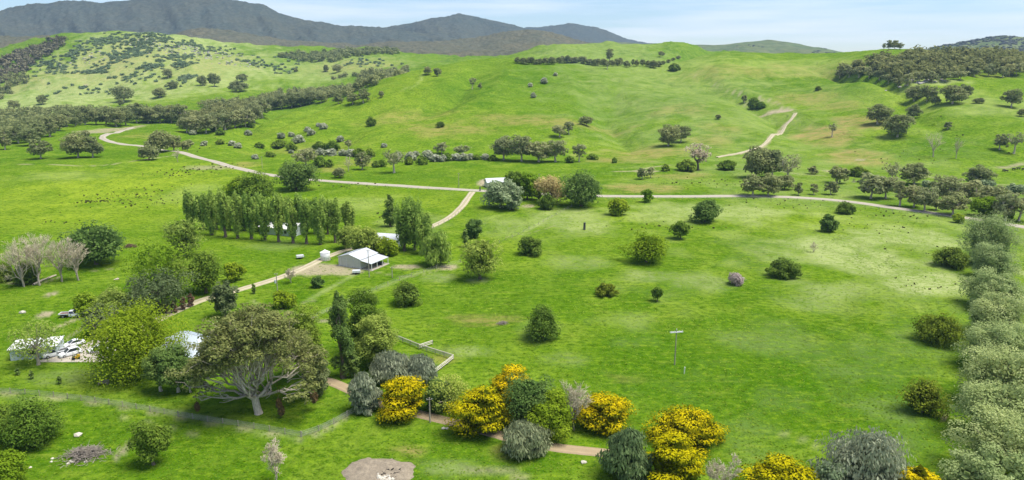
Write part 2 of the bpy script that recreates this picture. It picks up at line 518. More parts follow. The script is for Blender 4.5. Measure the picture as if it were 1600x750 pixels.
for a in [(190, 95, 150, 40, .45), (330, 100, 90, 30, .35), (60, 120, 60, 20, .4), (560, 104, 70, 12, .4)]:
    splat('brown', *a, soft=0.9)
# lush deeper green
for a in [(1290, 600, 260, 100, .95), (1050, 570, 200, 80, .85), (780, 470, 160, 50, .5), (240, 700, 320, 60, .7), (760, 720, 240, 40, .7), (1200, 450, 130, 26, .4), (420, 400, 120, 24, .5), (600, 620, 130, 60, .35), (680, 480, 100, 30, .4), (300, 640, 200, 40, .35), (1000, 150, 130, 30, .4),
          (900, 130, 110, 30, .4), (700, 140, 80, 22, .4), (600, 275, 140, 12, .5), (950, 270, 60, 8, .5), (1480, 235, 80, 16, .6), (1200, 270, 80, 20, .4), (200, 240, 120, 8, .5), (1160, 500, 90, 20, .3)]:
    splat('lush', *a)
# bare earth
for a in [(1205, 176, 26, 3.2, 1), (1222, 174, 14, 2.4, 1), (500, 422, 42, 8, .9), (540, 424, 36, 6, .8), (640, 417, 30, 3, .9), (700, 418, 14, 2, .8), (756, 286, 9, 6, 1), (588, 736, 52, 18, 1), (78, 460, 14, 4, .9),
          (72, 491, 14, 3, .9), (192, 705, 8, 8, .7), (828, 322, 12, 3, .8), (590, 400, 14, 6, .8), (1010, 268, 24, 2, .7), (1130, 258, 20, 2, .6), (1215, 262, 30, 2.5, .7), (1300, 268, 16, 2, .6), (1345, 250, 8, 2, .8), (1180, 160, 18, 2, .5),
          (170, 204, 30, 5, .7), (330, 262, 40, 4, .5), (134, 133, 4, 1.5, 1)]:
    splat('dirt', *a, soft=0.35)
for p, w, a in [([(0, 614), (60, 619), (150, 630), (230, 643), (320, 659), (400, 672), (470, 685), (505, 671), (548, 648)], 0.7, .45),
                ([(1540, 262), (1570, 262), (1600, 255)], 4, .7), ([(0, 257), (80, 257), (150, 259), (205, 252), (270, 243)], 2.2, .6), ([(1130, 243), (1165, 238), (1195, 227), (1218, 206), (1235, 188), (1243, 178)], 2.2, 1),
                ([(1128, 140), (1165, 148), (1200, 156), (1222, 164), (1243, 176)], 1.6, .6), ([(1080, 116), (1110, 128), (1128, 140)], 1.6, .4), ([(1196, 160), (1212, 162), (1222, 168), (1216, 172)], 1.5, .7),
                ([(960, 268), (990, 267), (1020, 261), (1045, 258)], 2.5, .7), ([(1135, 263), (1200, 266), (1250, 272), (1290, 275)], 2.0, .5), ([(870, 352), (835, 362), (780, 372)], .8, .25),
                ([(490, 470), (420, 484), (395, 470)], 1.0, .4), ([(440, 486), (490, 498), (530, 506)], 1.3, .7), ([(86, 513), (120, 498), (140, 492)], 1.1, .8), ([(105, 528), (130, 512)], 1.0, .5),
                ([(310, 680), (250, 665), (190, 652)], .8, .3), ([(15, 442), (60, 443), (90, 434)], 1.2, .6), ([(140, 424), (175, 420)], 1.2, .4), ([(1480, 655), (1470, 648)], 1.0, .8),
                ([(720, 738), (780, 735), (830, 742), (800, 748)], 1.0, .4), ([(560, 420), (640, 432), (700, 418)], 1.0, .3), ([(1215, 675), (1250, 685), (1275, 695)], 1.2, .25), ([(905, 128), (960, 125), (1000, 130)], 2, .2),
                ([(1420, 268), (1500, 285), (1600, 290)], 3, .4)]:
    strip('dirt', p, w, a)
for p, w, a in [([(0, 618), (150, 626), (300, 650), (470, 682), (550, 645)], 1.6, .45), ([(820, 362), (860, 340), (893, 322)], 2.0, .8), ([(480, 498), (560, 465), (640, 432), (720, 410)], 2.0, .45),
                ([(560, 425), (480, 470)], 2.0, .5), ([(700, 98), (660, 118), (630, 140)], 4, .4), ([(1060, 112), (1130, 132), (1200, 150)], 4, .4)]:
    strip('pale', p, w, a)

# ---- ground material
def grass_material():
    m, nt, out = new_mat("pasture_grass")
    pos = geo_pos(nt)
    big = noise(nt, 0.011, 4, 0.55, pos, 0.4)
    mid = noise(nt, 0.07, 5, 0.6, pos, 0.6)
    fine = noise(nt, 0.62, 5, 0.72, scaled(nt, pos, (0.8, 1.1, 1)))
    vfine = noise(nt, 2.6, 4, 0.7, pos)
    streak = noise(nt, 0.30, 4, 0.6, scaled(nt, pos, (0.35, 1.3, 1)), 0.5)
    c = mixc(nt, mapr(nt, big, 0.38, 0.62), (0.064, 0.146, 0.006), (0.112, 0.198, 0.010))
    c = mixc(nt, mapr(nt, mid, 0.42, 0.68), c, (0.165, 0.245, 0.024))
    c = mixc(nt, mth(nt, 'MULTIPLY', attr(nt, 'lush'), mapr(nt, mid, 0.20, 0.55)), c, (0.048, 0.132, 0.004))
    c = mixc(nt, mth(nt, 'MULTIPLY', attr(nt, 'yellow'), mapr(nt, mid, 0.25, 0.6, 0.3, 1.0)), c, (0.262, 0.345, 0.026))
    wv = nt.nodes.new('ShaderNodeTexWave')
    wv.bands_direction = 'DIAGONAL'
    wv.inputs['Scale'].default_value = 0.16
    wv.inputs['Distortion'].default_value = 2.5
    wv.inputs['Detail'].default_value = 2.0
    nt.links.new(pos, wv.inputs['Vector'])
    c = mixc(nt, mth(nt, 'MULTIPLY', attr(nt, 'mown'), mapr(nt, wv.outputs['Fac'], 0.2, 0.9, 0.0, 0.32)), c, (0.030, 0.100, 0.001))
    pale = mth(nt, 'MULTIPLY', attr(nt, 'pale'), mapr(nt, mth(nt, 'ADD', mth(nt, 'MULTIPLY', fine, 0.65), mth(nt, 'MULTIPLY', mid, 0.35)), 0.38, 0.55, 0.15, 1.0))
    brown = mth(nt, 'MULTIPLY', attr(nt, 'brown'), mapr(nt, mth(nt, 'ADD', mth(nt, 'MULTIPLY', streak, 0.6), mth(nt, 'MULTIPLY', mid, 0.4)), 0.40, 0.55, 0.1, 1.0))
    # worn patches, seed heads and darker clumps everywhere in the sward
    c = mixc(nt, mapr(nt, streak, 0.56, 0.74, 0.0, 0.60), c, (0.215, 0.275, 0.035))
    c = mixc(nt, mapr(nt, fine, 0.50, 0.62, 0.0, 0.80), c, (0.032, 0.092, 0.002))
    c = mixc(nt, mapr(nt, fine, 0.46, 0.36, 0.0, 0.60), c, (0.190, 0.290, 0.016))
    c = mixc(nt, mapr(nt, vfine, 0.52, 0.75, 0.0, 0.55), c, (0.190, 0.290, 0.010))
    c = mixc(nt, mapr(nt, vfine, 0.46, 0.25, 0.0, 0.65), c, (0.028, 0.095, 0.001))
    c = mixc(nt, pale, c, (0.330, 0.375, 0.150))
    c = mixc(nt, brown, c, (0.310, 0.235, 0.090))
    dirt = mth(nt, 'MULTIPLY', attr(nt, 'dirt'), mapr(nt, vfine, 0.2, 0.55, 0.45, 1.0))
    dc = mixc(nt, mapr(nt, fine, 0.3, 0.7), (0.430, 0.360, 0.245), (0.300, 0.250, 0.175))
    c = mixc(nt, dirt, c, dc)
    hb = mth(nt, 'ADD', mth(nt, 'MULTIPLY', fine, 0.6), mth(nt, 'MULTIPLY', vfine, 0.4))
    hb = mth(nt, 'ADD', hb, mth(nt, 'MULTIPLY', noise(nt, 0.045, 4, 0.6, pos, 0.8), 7.0))
    bsdf(nt, out, c, 1.0, spec=0.0, bump=hb, bdist=0.9, bstr=0.7)
    return m
M_GRASS = grass_material()
g_me = mesh_np("ground", GVF, GF, M_GRASS, True, vattr=MASK)
tag(link("ground", g_me), kind='structure')

def forest_floor(name, c1, c2, sc_=0.02, tree_scale=0.07, bd=9.0):
    """country too far off to pick single trees apart: canopy grain, gullies and lighter spurs"""
    m, nt, out = new_mat(name)
    pos = geo_pos(nt)
    f = noise(nt, sc_, 5, 0.65, pos, 0.6)
    f2 = noise(nt, tree_scale, 4, 0.75, pos)
    f3 = noise(nt, 0.0035, 4, 0.6, pos, 0.8)
    c = mixc(nt, mapr(nt, f, 0.38, 0.62), c1, c2)
    c = mixc(nt, mapr(nt, f3, 0.42, 0.62, 0, 0.5), c, (c2[0] * 1.12, c2[1] * 1.0, c2[2] * 0.85))
    c = mixc(nt, mapr(nt, f2, 0.40, 0.62, 0, 0.7), c, tuple(x * 0.55 for x in c1))
    bsdf(nt, out, c, 1.0, spec=0.0, bump=f2, bdist=bd, bstr=0.5)
    return m
M_FOREST = forest_floor("forest_canopy_far", (0.072, 0.092, 0.078), (0.094, 0.108, 0.088))
M_FOOT = forest_floor("forest_canopy_foothill", (0.104, 0.112, 0.074), (0.130, 0.128, 0.084))
M_PALEHILL = forest_floor("far_pasture", (0.100, 0.150, 0.052), (0.150, 0.170, 0.075), 0.006, 0.03, 2.0)
for k, (v, f, p) in MOUNT.items():
    tag(link("mountain", mesh_np("mountain", v, f, M_FOOT if k in ("foot", "flank") else M_FOREST, True)), kind='structure')
for k, (v, f, p) in HILLS.items():
    tag(link("hill", mesh_np("hill", v, f, M_PALEHILL, True)), kind='structure')

# ------------------------------------------------------------------ roads and tracks
def gravel(name, c1, c2, c3):
    m, nt, out = new_mat(name)
    pos = geo_pos(nt)
    a = attr(nt, 'across')                    # 0 at the edges, 1 along the crown of the road
    f = noise(nt, 0.35, 5, 0.65, pos)
    g = noise(nt, 4.0, 3, 0.7, pos)
    rut = mapr(nt, mth(nt, 'ABSOLUTE', mth(nt, 'SUBTRACT', a, 0.52)), 0.05, 0.22)
    c = mixc(nt, rut, c1, c2)
    c = mixc(nt, mapr(nt, f, 0.4, 0.75, 0, 0.7), c, c3)
    c = mixc(nt, mapr(nt, g, 0.3, 0.8, 0, 0.35), c, tuple(x * 0.6 for x in c2))
    bsdf(nt, out, c, 1.0, spec=0.05, bump=g, bdist=0.05, bstr=0.4)
    return m
M_ROAD = gravel("road_gravel", (0.470, 0.430, 0.355), (0.380, 0.340, 0.270), (0.290, 0.270, 0.200))
M_DRIVE = gravel("drive_gravel", (0.560, 0.490, 0.365), (0.390, 0.345, 0.225), (0.310, 0.290, 0.165))
M_PATH = gravel("garden_gravel", (0.400, 0.310, 0.195), (0.350, 0.270, 0.170), (0.260, 0.215, 0.120))
def road(name, pts, width, mat, lift=0.10, edge=0.5, step=2.5, camber=0.06):
    L = smooth_line([W2(*p) for p in pts], step)
    T = np.gradient(L, axis=0)
    T /= np.linalg.norm(T, axis=1)[:, None] + 1e-9
    Nn = np.stack([T[:, 1], -T[:, 0]], -1)
    rng = np.random.RandomState(len(pts))
    us = np.array([-1, -0.86, -0.5, 0, 0.5, 0.86, 1.0])
    V, ac = [], []
    wl_ = np.convolve(rng.rand(len(L) + 4), np.ones(5) / 5, 'valid') - 0.5
    wr_ = np.convolve(rng.rand(len(L) + 4), np.ones(5) / 5, 'valid') - 0.5
    for i in range(len(L)):
        hw = np.where(us < 0, width / 2 + edge * 1.5 * wl_[i], width / 2 + edge * 1.5 * wr_[i])
        for u, h in zip(us, hw):
            p = L[i] + Nn[i] * u * h
            z = ground(p[0], p[1]) + (lift + camber * (1 - u * u) if abs(u) < 0.99 else -0.15)
            V.append((p[0], p[1], z)); ac.append(1 - abs(u))
    n, k = len(L), len(us)
    jj = np.arange(n * k).reshape(n, k)
    F = np.stack([jj[:-1, :-1], jj[:-1, 1:], jj[1:, 1:], jj[1:, :-1]], -1).reshape(-1, 4)
    return tag(link(name, mesh_np(name, V, F, mat, True, vattr={'across': ac})), kind='structure')
road("road", [(206, 199), (186, 206), (160, 215), (190, 225), (225, 229), (290, 240), (330, 251), (390, 267), (440, 276), (500, 282), (620, 290), (740, 297.5), (840, 303), (940, 306.5), (1050, 307), (1130, 306.5), (1200, 307),
              (1300, 312.5), (1400, 325.5), (1480, 336), (1600, 355), (1680, 370)], 6.0, M_ROAD, lift=0.16)
road("driveway", [(738, 300), (732, 308), (722, 322), (706, 337), (685, 349), (655, 361), (622, 372), (590, 379), (550, 388), (510, 402), (470, 421), (430, 436), (380, 451), (325, 466), (295, 477), (262, 492), (225, 512), (180, 538)], 3.6, M_DRIVE, edge=0.35, step=1.5)
road("path", [(498, 592), (520, 598), (548, 610), (585, 626), (625, 640), (668, 650), (710, 661), (760, 674), (810, 688), (860, 698), (900, 703), (945, 708), (990, 716)], 3.0, M_PATH, lift=0.07, edge=0.3, step=1.2, camber=0.04)
road("track", [(1243, 177), (1236, 187), (1226, 199), (1214, 211), (1196, 224), (1165, 237), (1120, 246)], 3.0, M_DRIVE, lift=0.35, edge=1.2, step=2.5)
# ------------------------------------------------------------------ trees
def unit(v):
    return v / (np.linalg.norm(v, axis=-1, keepdims=True) + 1e-9)
def rand_dirs(rng, n):
    return unit(rng.normal(size=(n, 3)))
def leaves(P, N, A, size, rng, asp=1.5, bend=0.25):
    """diamond-shaped leaf sprays: centres P, facing N, long axis near A"""
    n = unit(N)
    t = unit(A - (A * n).sum(-1, keepdims=True) * n + 1e-4)
    b = np.cross(n, t)
    s = (size * (0.65 + 0.7 * rng.rand(len(P))))[:, None]
    l, w = s * asp * 0.5, s * 0.5
    bd = n * s * bend * (rng.rand(len(P), 1) - 0.3)
    V = np.stack([P - t * l - bd, P + b * w, P + t * l - bd, P - b * w], 1).reshape(-1, 3)
    F = np.arange(len(P) * 4).reshape(-1, 4)
    return V, F
def clump_leaves(C, RD, n, size, rng, mode='shell', up=0.35, jit=0.55, asp=1.5, tint_fn=None, fill=0.12):
    """leaf sprays over the outside of every clump (centres C, radii RD)"""
    area = (RD[:, 0] * RD[:, 1] + RD[:, 0] * RD[:, 2]) + 1e-6
    k = rng.choice(len(C), n, p=area / area.sum())
    d = rand_dirs(rng, n)
    d[:, 2] += up
    d = unit(d)
    rr = np.where(rng.rand(n) < fill, rng.rand(n) * 0.8, 0.74 + 0.34 * rng.rand(n) + 0.35 * rng.rand(n) ** 6)[:, None]
    P = C[k] + RD[k] * d * rr
    if mode == 'plate':
        N = unit(np.stack([d[:, 0] * 0.7, d[:, 1] * 0.7, np.abs(d[:, 2]) + 0.5], -1) + jit * rng.normal(size=(n, 3)) * 0.7)
        A = np.stack([d[:, 0], d[:, 1], np.full(n, 0.15)], -1)
    elif mode == 'droop':
        N = unit(np.stack([d[:, 0], d[:, 1], 0.25 + 0 * d[:, 2]], -1) + jit * rng.normal(size=(n, 3)) * 0.6)
        A = np.stack([0.35 * d[:, 0], 0.35 * d[:, 1], np.full(n, -1.0)], -1) + 0.15 * rng.normal(size=(n, 3))
    else:
        N = unit(d / np.maximum(RD[k] / RD[k].max(1, keepdims=True), 0.3) + np.array([0, 0, 0.40]) + 0.75 * jit * rng.normal(size=(n, 3)))
        A = rng.normal(size=(n, 3))
    V, F = leaves(P, N, A, size, rng, asp)
    ct = rng.rand(len(C))
    tint = np.clip(0.5 + 0.45 * (ct[k] - 0.5) + 0.55 * (rng.rand(n) - 0.5), 0, 1)
    if tint_fn is not None:
        tint = tint_fn(tint, d, k, rng)
    return V, F, tint
def tubes(paths, sides=5):
    """tapered limbs: list of (points, radii)"""
    Vs, Fs, o = [], [], 0
    ang = np.linspace(0, 2 * np.pi, sides, endpoint=False)
    ca, sa = np.cos(ang), np.sin(ang)
    for P, r in paths:
        P = np.asarray(P, float); r = np.asarray(r, float)
        T = unit(np.gradient(P, axis=0))
        ref = np.where(np.abs(T[:, 2:3]) > 0.9, np.array([[1.0, 0, 0]]), np.array([[0, 0, 1.0]]))
        U = unit(np.cross(T, ref)); W = np.cross(T, U)
        ring = P[:, None] + r[:, None, None] * (U[:, None] * ca[None, :, None] + W[:, None] * sa[None, :, None])
        n = len(P)
        jj = np.arange(n * sides).reshape(n, sides) + o
        nx = np.roll(jj, -1, axis=1)
        Fs.append(np.stack([jj[:-1], nx[:-1], nx[1:], jj[1:]], -1).reshape(-1, 4))
        Vs.append(ring.reshape(-1, 3))
        o += n * sides
    return np.concatenate(Vs), np.concatenate(Fs)
def limb(a, b, r0, r1, rng, n=5, sag=0.12, lift=0.15):
    a, b = np.asarray(a, float), np.asarray(b, float)
    t = np.linspace(0, 1, n)[:, None]
    L = np.linalg.norm(b - a)
    P = a + (b - a) * t
    P = P + np.array([0, 0, 1.0]) * np.sin(np.pi * t) * L * (lift * (rng.rand() - 0.3))
    off = rng.normal(size=(n, 3)) * L * sag * 0.35
    off[0] = 0; off[-1] = 0
    return P + off, r0 + (r1 - r0) * np.linspace(0, 1, n) ** 0.8
def crown_points(rng, nc, W, z0, z1, shape, hollow=0.72, D=None):
    """clump centres through an uneven crown between heights z0 and z1"""
    i = np.arange(nc) + 0.5
    ph = np.arccos(1 - 2 * i / nc); th = np.pi * (1 + 5 ** 0.5) * i
    d = np.stack([np.cos(th) * np.sin(ph), np.sin(th) * np.sin(ph), np.cos(ph)], -1)
    d = unit(d + 0.22 * rng.normal(size=d.shape))
    rr = hollow * (0.78 + 0.34 * rng.rand(nc))
    inner = rng.rand(nc) < 0.18
    rr = np.where(inner, rr * 0.45, rr)
    t = 0.5 + 0.5 * d[:, 2] * rr / hollow               # 0 bottom .. 1 top
    lob = rand_dirs(rng, 5)
    lob[:, 2] *= 0.5
    dots = np.clip(d @ unit(lob).T, 0, 1) ** 3 * rng.uniform(-0.30, 0.26, 5)[None]
    rr = rr * (1 + dots.sum(1))
    wid = shape(np.clip(t, 0, 1))
    hz = unit(d[:, :2] + 1e-6) * (np.sqrt(np.clip(1 - d[:, 2] ** 2, 0.0, 1)) ** 0.5 * rr * wid * W / 2)[:, None]
    return np.concatenate([hz, (z0 + (z1 - z0) * t)[:, None]], 1)
SH = {
    'ball': lambda t: np.sqrt(np.clip(1 - (2 * t - 1) ** 2, 0.05, 1)) ** 0.35,
    'dome': lambda t: np.clip(1.12 - 0.9 * t ** 2.2, 0.2, 1),
    'bell': lambda t: np.clip(1.05 - 0.75 * t ** 1.3, 0.2, 1),
    'umbrella': lambda t: np.clip(0.45 + 0.9 * t, 0.3, 1) * np.clip(1.35 - 0.75 * t ** 3, 0.4, 1),
    'column': lambda t: np.clip(1.0 - np.abs(2 * t - 0.75) ** 2.4 * 0.55, 0.18, 1),
    'vase': lambda t: np.clip(0.55 + 0.8 * t - 0.55 * t ** 4, 0.3, 1),
}
# kind: shape, crown bottom, clump size, leaf mode, foliage, bark, extras
FOL = {
    'gumhero': ((0.130, 0.160, 0.048), (0.215, 0.248, 0.078), (0.325, 0.345, 0.125)),
    'pink': ((0.300, 0.250, 0.220), (0.430, 0.360, 0.330), (0.560, 0.480, 0.440)),
    'sage': ((0.115, 0.155, 0.060), (0.180, 0.225, 0.090), (0.275, 0.320, 0.145)),
    'bush': ((0.090, 0.151, 0.025), (0.157, 0.235, 0.036), (0.258, 0.347, 0.058)),
    'olivebush': ((0.110, 0.155, 0.018), (0.190, 0.245, 0.026), (0.310, 0.355, 0.045)),
    'round': ((0.105, 0.180, 0.024), (0.175, 0.265, 0.034), (0.270, 0.365, 0.055)),
    'dark': ((0.092, 0.161, 0.039), (0.155, 0.241, 0.057), (0.247, 0.345, 0.090)),
    'bright': ((0.145, 0.250, 0.016), (0.225, 0.345, 0.024), (0.330, 0.450, 0.042)),
    'elm': ((0.160, 0.250, 0.014), (0.230, 0.335, 0.020), (0.310, 0.410, 0.030)),
    'spring': ((0.209, 0.279, 0.051), (0.326, 0.407, 0.075), (0.465, 0.535, 0.117)),
    'gum': ((0.150, 0.170, 0.060), (0.255, 0.270, 0.098), (0.380, 0.370, 0.155)),
    'gumgrey': ((0.196, 0.224, 0.098), (0.301, 0.331, 0.144), (0.432, 0.448, 0.213)),
    'gumdark': ((0.159, 0.195, 0.079), (0.247, 0.284, 0.111), (0.365, 0.390, 0.165)),
    'poplar': ((0.166, 0.263, 0.048), (0.274, 0.394, 0.073), (0.421, 0.550, 0.119)),
    'lombardy': ((0.112, 0.178, 0.041), (0.182, 0.265, 0.061), (0.305, 0.391, 0.106)),
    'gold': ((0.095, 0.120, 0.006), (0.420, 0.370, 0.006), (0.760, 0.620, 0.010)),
    'bluecedar': ((0.153, 0.190, 0.115), (0.270, 0.310, 0.200), (0.449, 0.485, 0.323)),
    'darkcedar': ((0.087, 0.140, 0.056), (0.158, 0.230, 0.092), (0.281, 0.360, 0.152)),
    'weep': ((0.153, 0.190, 0.093), (0.260, 0.300, 0.157), (0.418, 0.450, 0.255)),
    'silver': ((0.245, 0.320, 0.115), (0.367, 0.445, 0.172), (0.530, 0.590, 0.271)),
    'greyleaf': ((0.177, 0.232, 0.119), (0.320, 0.396, 0.207), (0.546, 0.616, 0.356)),
    'haw': ((0.180, 0.225, 0.095), (0.340, 0.375, 0.230), (0.540, 0.560, 0.430)),
    'twig': ((0.348, 0.303, 0.209), (0.500, 0.443, 0.314), (0.673, 0.593, 0.443)),
    'rust': ((0.348, 0.279, 0.117), (0.535, 0.419, 0.186), (0.720, 0.558, 0.279)),
    'wine': ((0.140, 0.093, 0.065), (0.209, 0.128, 0.084), (0.303, 0.186, 0.117)),
}
BK_BROWN = lambda: bark_mat("bark_brown", (0.105, 0.080, 0.058), (0.190, 0.155, 0.120))
BK_WHITE = lambda: bark_mat("bark_pale_gum", (0.640, 0.560, 0.445), (0.390, 0.320, 0.245))
BK_GREY = lambda: bark_mat("bark_dead_grey", (0.430, 0.375, 0.310), (0.270, 0.225, 0.180))
KIND = {   # style, shape, z0, clump radius, leaf mode, foliage, bark, leaf density, category
    'bush': ('mass', 'dome', 0.06, 0.17, 'shell', 'bush', BK_BROWN, 2.6, 'bush'),
    'olivebush': ('mass', 'dome', 0.05, 0.17, 'shell', 'olivebush', BK_BROWN, 2.6, 'bush'),
    'greenbush': ('mass', 'dome', 0.05, 0.19, 'shell', 'round', BK_BROWN, 2.4, 'bush'),
    'round': ('mass', 'ball', 0.10, 0.16, 'shell', 'round', BK_BROWN, 2.4, 'tree'),
    'dark': ('mass', 'ball', 0.08, 0.16, 'shell', 'dark', BK_BROWN, 2.6, 'tree'),
    'bright': ('mass', 'ball', 0.10, 0.16, 'shell', 'bright', BK_BROWN, 2.3, 'tree'),
    'elm': ('mass', 'ball', 0.05, 0.17, 'shell', 'elm', BK_BROWN, 3.0, 'tree'),
    'spring': ('mass', 'ball', 0.08, 0.15, 'shell', 'spring', BK_BROWN, 1.5, 'tree'),
    'sparse': ('mass', 'ball', 0.18, 0.14, 'shell', 'spring', BK_GREY, 0.42, 'tree'),
    'leafy': ('mass', 'ball', 0.25, 0.18, 'shell', 'round', BK_BROWN, 1.8, 'tree'),
    'whitestem': ('mass', 'ball', 0.25, 0.17, 'shell', 'dark', BK_WHITE, 1.9, 'tree'),
    'greyleaf': ('mass', 'ball', 0.12, 0.16, 'shell', 'greyleaf', BK_BROWN, 2.0, 'tree'),
    'pinkshrub': ('mass', 'ball', 0.02, 0.22, 'shell', 'pink', BK_GREY, 1.6, 'bush'),
    'olive': ('mass', 'ball', 0.12, 0.15, 'shell', 'sage', BK_BROWN, 1.9, 'tree'),
    'willow': ('mass', 'ball', 0.10, 0.16, 'droop', 'poplar', BK_GREY, 1.5, 'tree'),
    'gum': ('gum', 'umbrella', 0.34, 0.15, 'shell', 'gum', BK_WHITE, 1.6, 'tree'),
    'gumgrey': ('gum', 'ball', 0.20, 0.16, 'shell', 'gumgrey', BK_WHITE, 1.7, 'tree'),
    'gumdark': ('gum', 'ball', 0.14, 0.17, 'shell', 'gumdark', BK_WHITE, 2.0, 'tree'),
    'gumlow': ('gum', 'dome', 0.12, 0.18, 'shell', 'gumdark', BK_BROWN, 2.1, 'tree'),
    'gumthin': ('gum', 'umbrella', 0.36, 0.13, 'shell', 'gumgrey', BK_WHITE, 0.6, 'tree'),
    'vasebrown': ('gum', 'umbrella', 0.22, 0.13, 'shell', 'twig', BK_BROWN, 0.8, 'tree'),
    'rust': ('mass', 'ball', 0.10, 0.16, 'shell', 'rust', BK_BROWN, 1.0, 'tree'),
    'lombardy': ('mass', 'column', 0.06, 0.34, 'shell', 'lombardy', BK_BROWN, 2.2, 'tree'),
    'poplar': ('mass', 'vase', 0.14, 0.25, 'shell', 'poplar', BK_BROWN, 1.5, 'tree'),
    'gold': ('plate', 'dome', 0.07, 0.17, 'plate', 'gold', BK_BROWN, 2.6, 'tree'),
    'bluecedar': ('plate', 'dome', 0.03, 0.17, 'droop', 'bluecedar', BK_BROWN, 2.3, 'tree'),
    'darkcedar': ('plate', 'dome', 0.03, 0.14, 'droop', 'darkcedar', BK_BROWN, 2.5, 'tree'),
    'weep': ('plate', 'dome', 0.03, 0.16, 'droop', 'weep', BK_BROWN, 2.3, 'tree'),
    'silver': ('mass', 'ball', 0.04, 0.13, 'shell', 'silver', BK_GREY, 2.5, 'tree'),
    'bare': ('bare', 'ball', 0.25, 0.1, 'shell', 'twig', BK_GREY, 0.0, 'tree'),
    'haw': ('mass', 'dome', 0.02, 0.22, 'shell', 'haw', BK_BROWN, 2.2, 'bush'),
    'dryshrub': ('bare', 'ball', 0.05, 0.1, 'shell', 'twig', BK_GREY, 0.0, 'bush'),
    'wine': ('mass', 'column', 0.10, 0.34, 'shell', 'wine', BK_BROWN, 2.0, 'tree'),
    'sapling': ('mass', 'column', 0.08, 0.34, 'shell', 'dark', BK_BROWN, 2.0, 'tree'),
}
PROTO = {}
def bare_paths(W, H, rng, z_split, n1, depth_twigs):
    r0 = max(0.10, 0.022 * H)
    paths = [limb((0, 0, -0.3), (0.03 * W * rng.normal(), 0.03 * W * rng.normal(), H * z_split), r0, r0 * 0.75, rng, 5, 0.05, 0)]
    top = paths[0][0][-1]
    lev = []
    for i in range(n1):
        az = 2 * np.pi * (i + rng.rand() * 0.7) / n1
        el = 0.35 + 0.65 * rng.rand()
        e = np.array([np.cos(az) * W * 0.36 * (1.15 - el * 0.75), np.sin(az) * W * 0.36 * (1.15 - el * 0.75), H * (z_split + (0.80 - z_split) * (0.30 + 0.65 * el))])
        s = top * np.array([1, 1, 0.55 + 0.45 * rng.rand()])
        p = limb(s, e, r0 * 0.5, r0 * 0.20, rng, 6, 0.12, 0.25)
        paths.append(p); lev.append(p)
    for d in range(depth_twigs):
        nxt = []
        for P, r in lev:
            for k in range(4 if d == 0 else 6):
                t = 0.35 + 0.65 * rng.rand()
                q = P[int(t * (len(P) - 1))]
                out = unit((q - np.array([0, 0, H * z_split * 0.8])) + 1e-3)
                dr = unit(out + 0.75 * rng.normal(size=3) + np.array([0, 0, 0.35]))
                L = np.linalg.norm(P[-1] - P[0]) * (0.30 + 0.35 * rng.rand())
                e = q + dr * L
                rad = np.hypot(e[0], e[1]); m = W * 0.52
                if rad > m: e[:2] *= m / rad
                e[2] = min(max(e[2], 0.05 * H), H)
                rr = r[int(t * (len(r) - 1))] * 0.62
                p = limb(q, e, rr, max(0.03, rr * 0.4), rng, 4, 0.14, 0.1)
                paths.append(p); nxt.append(p)
        lev = nxt
    return paths
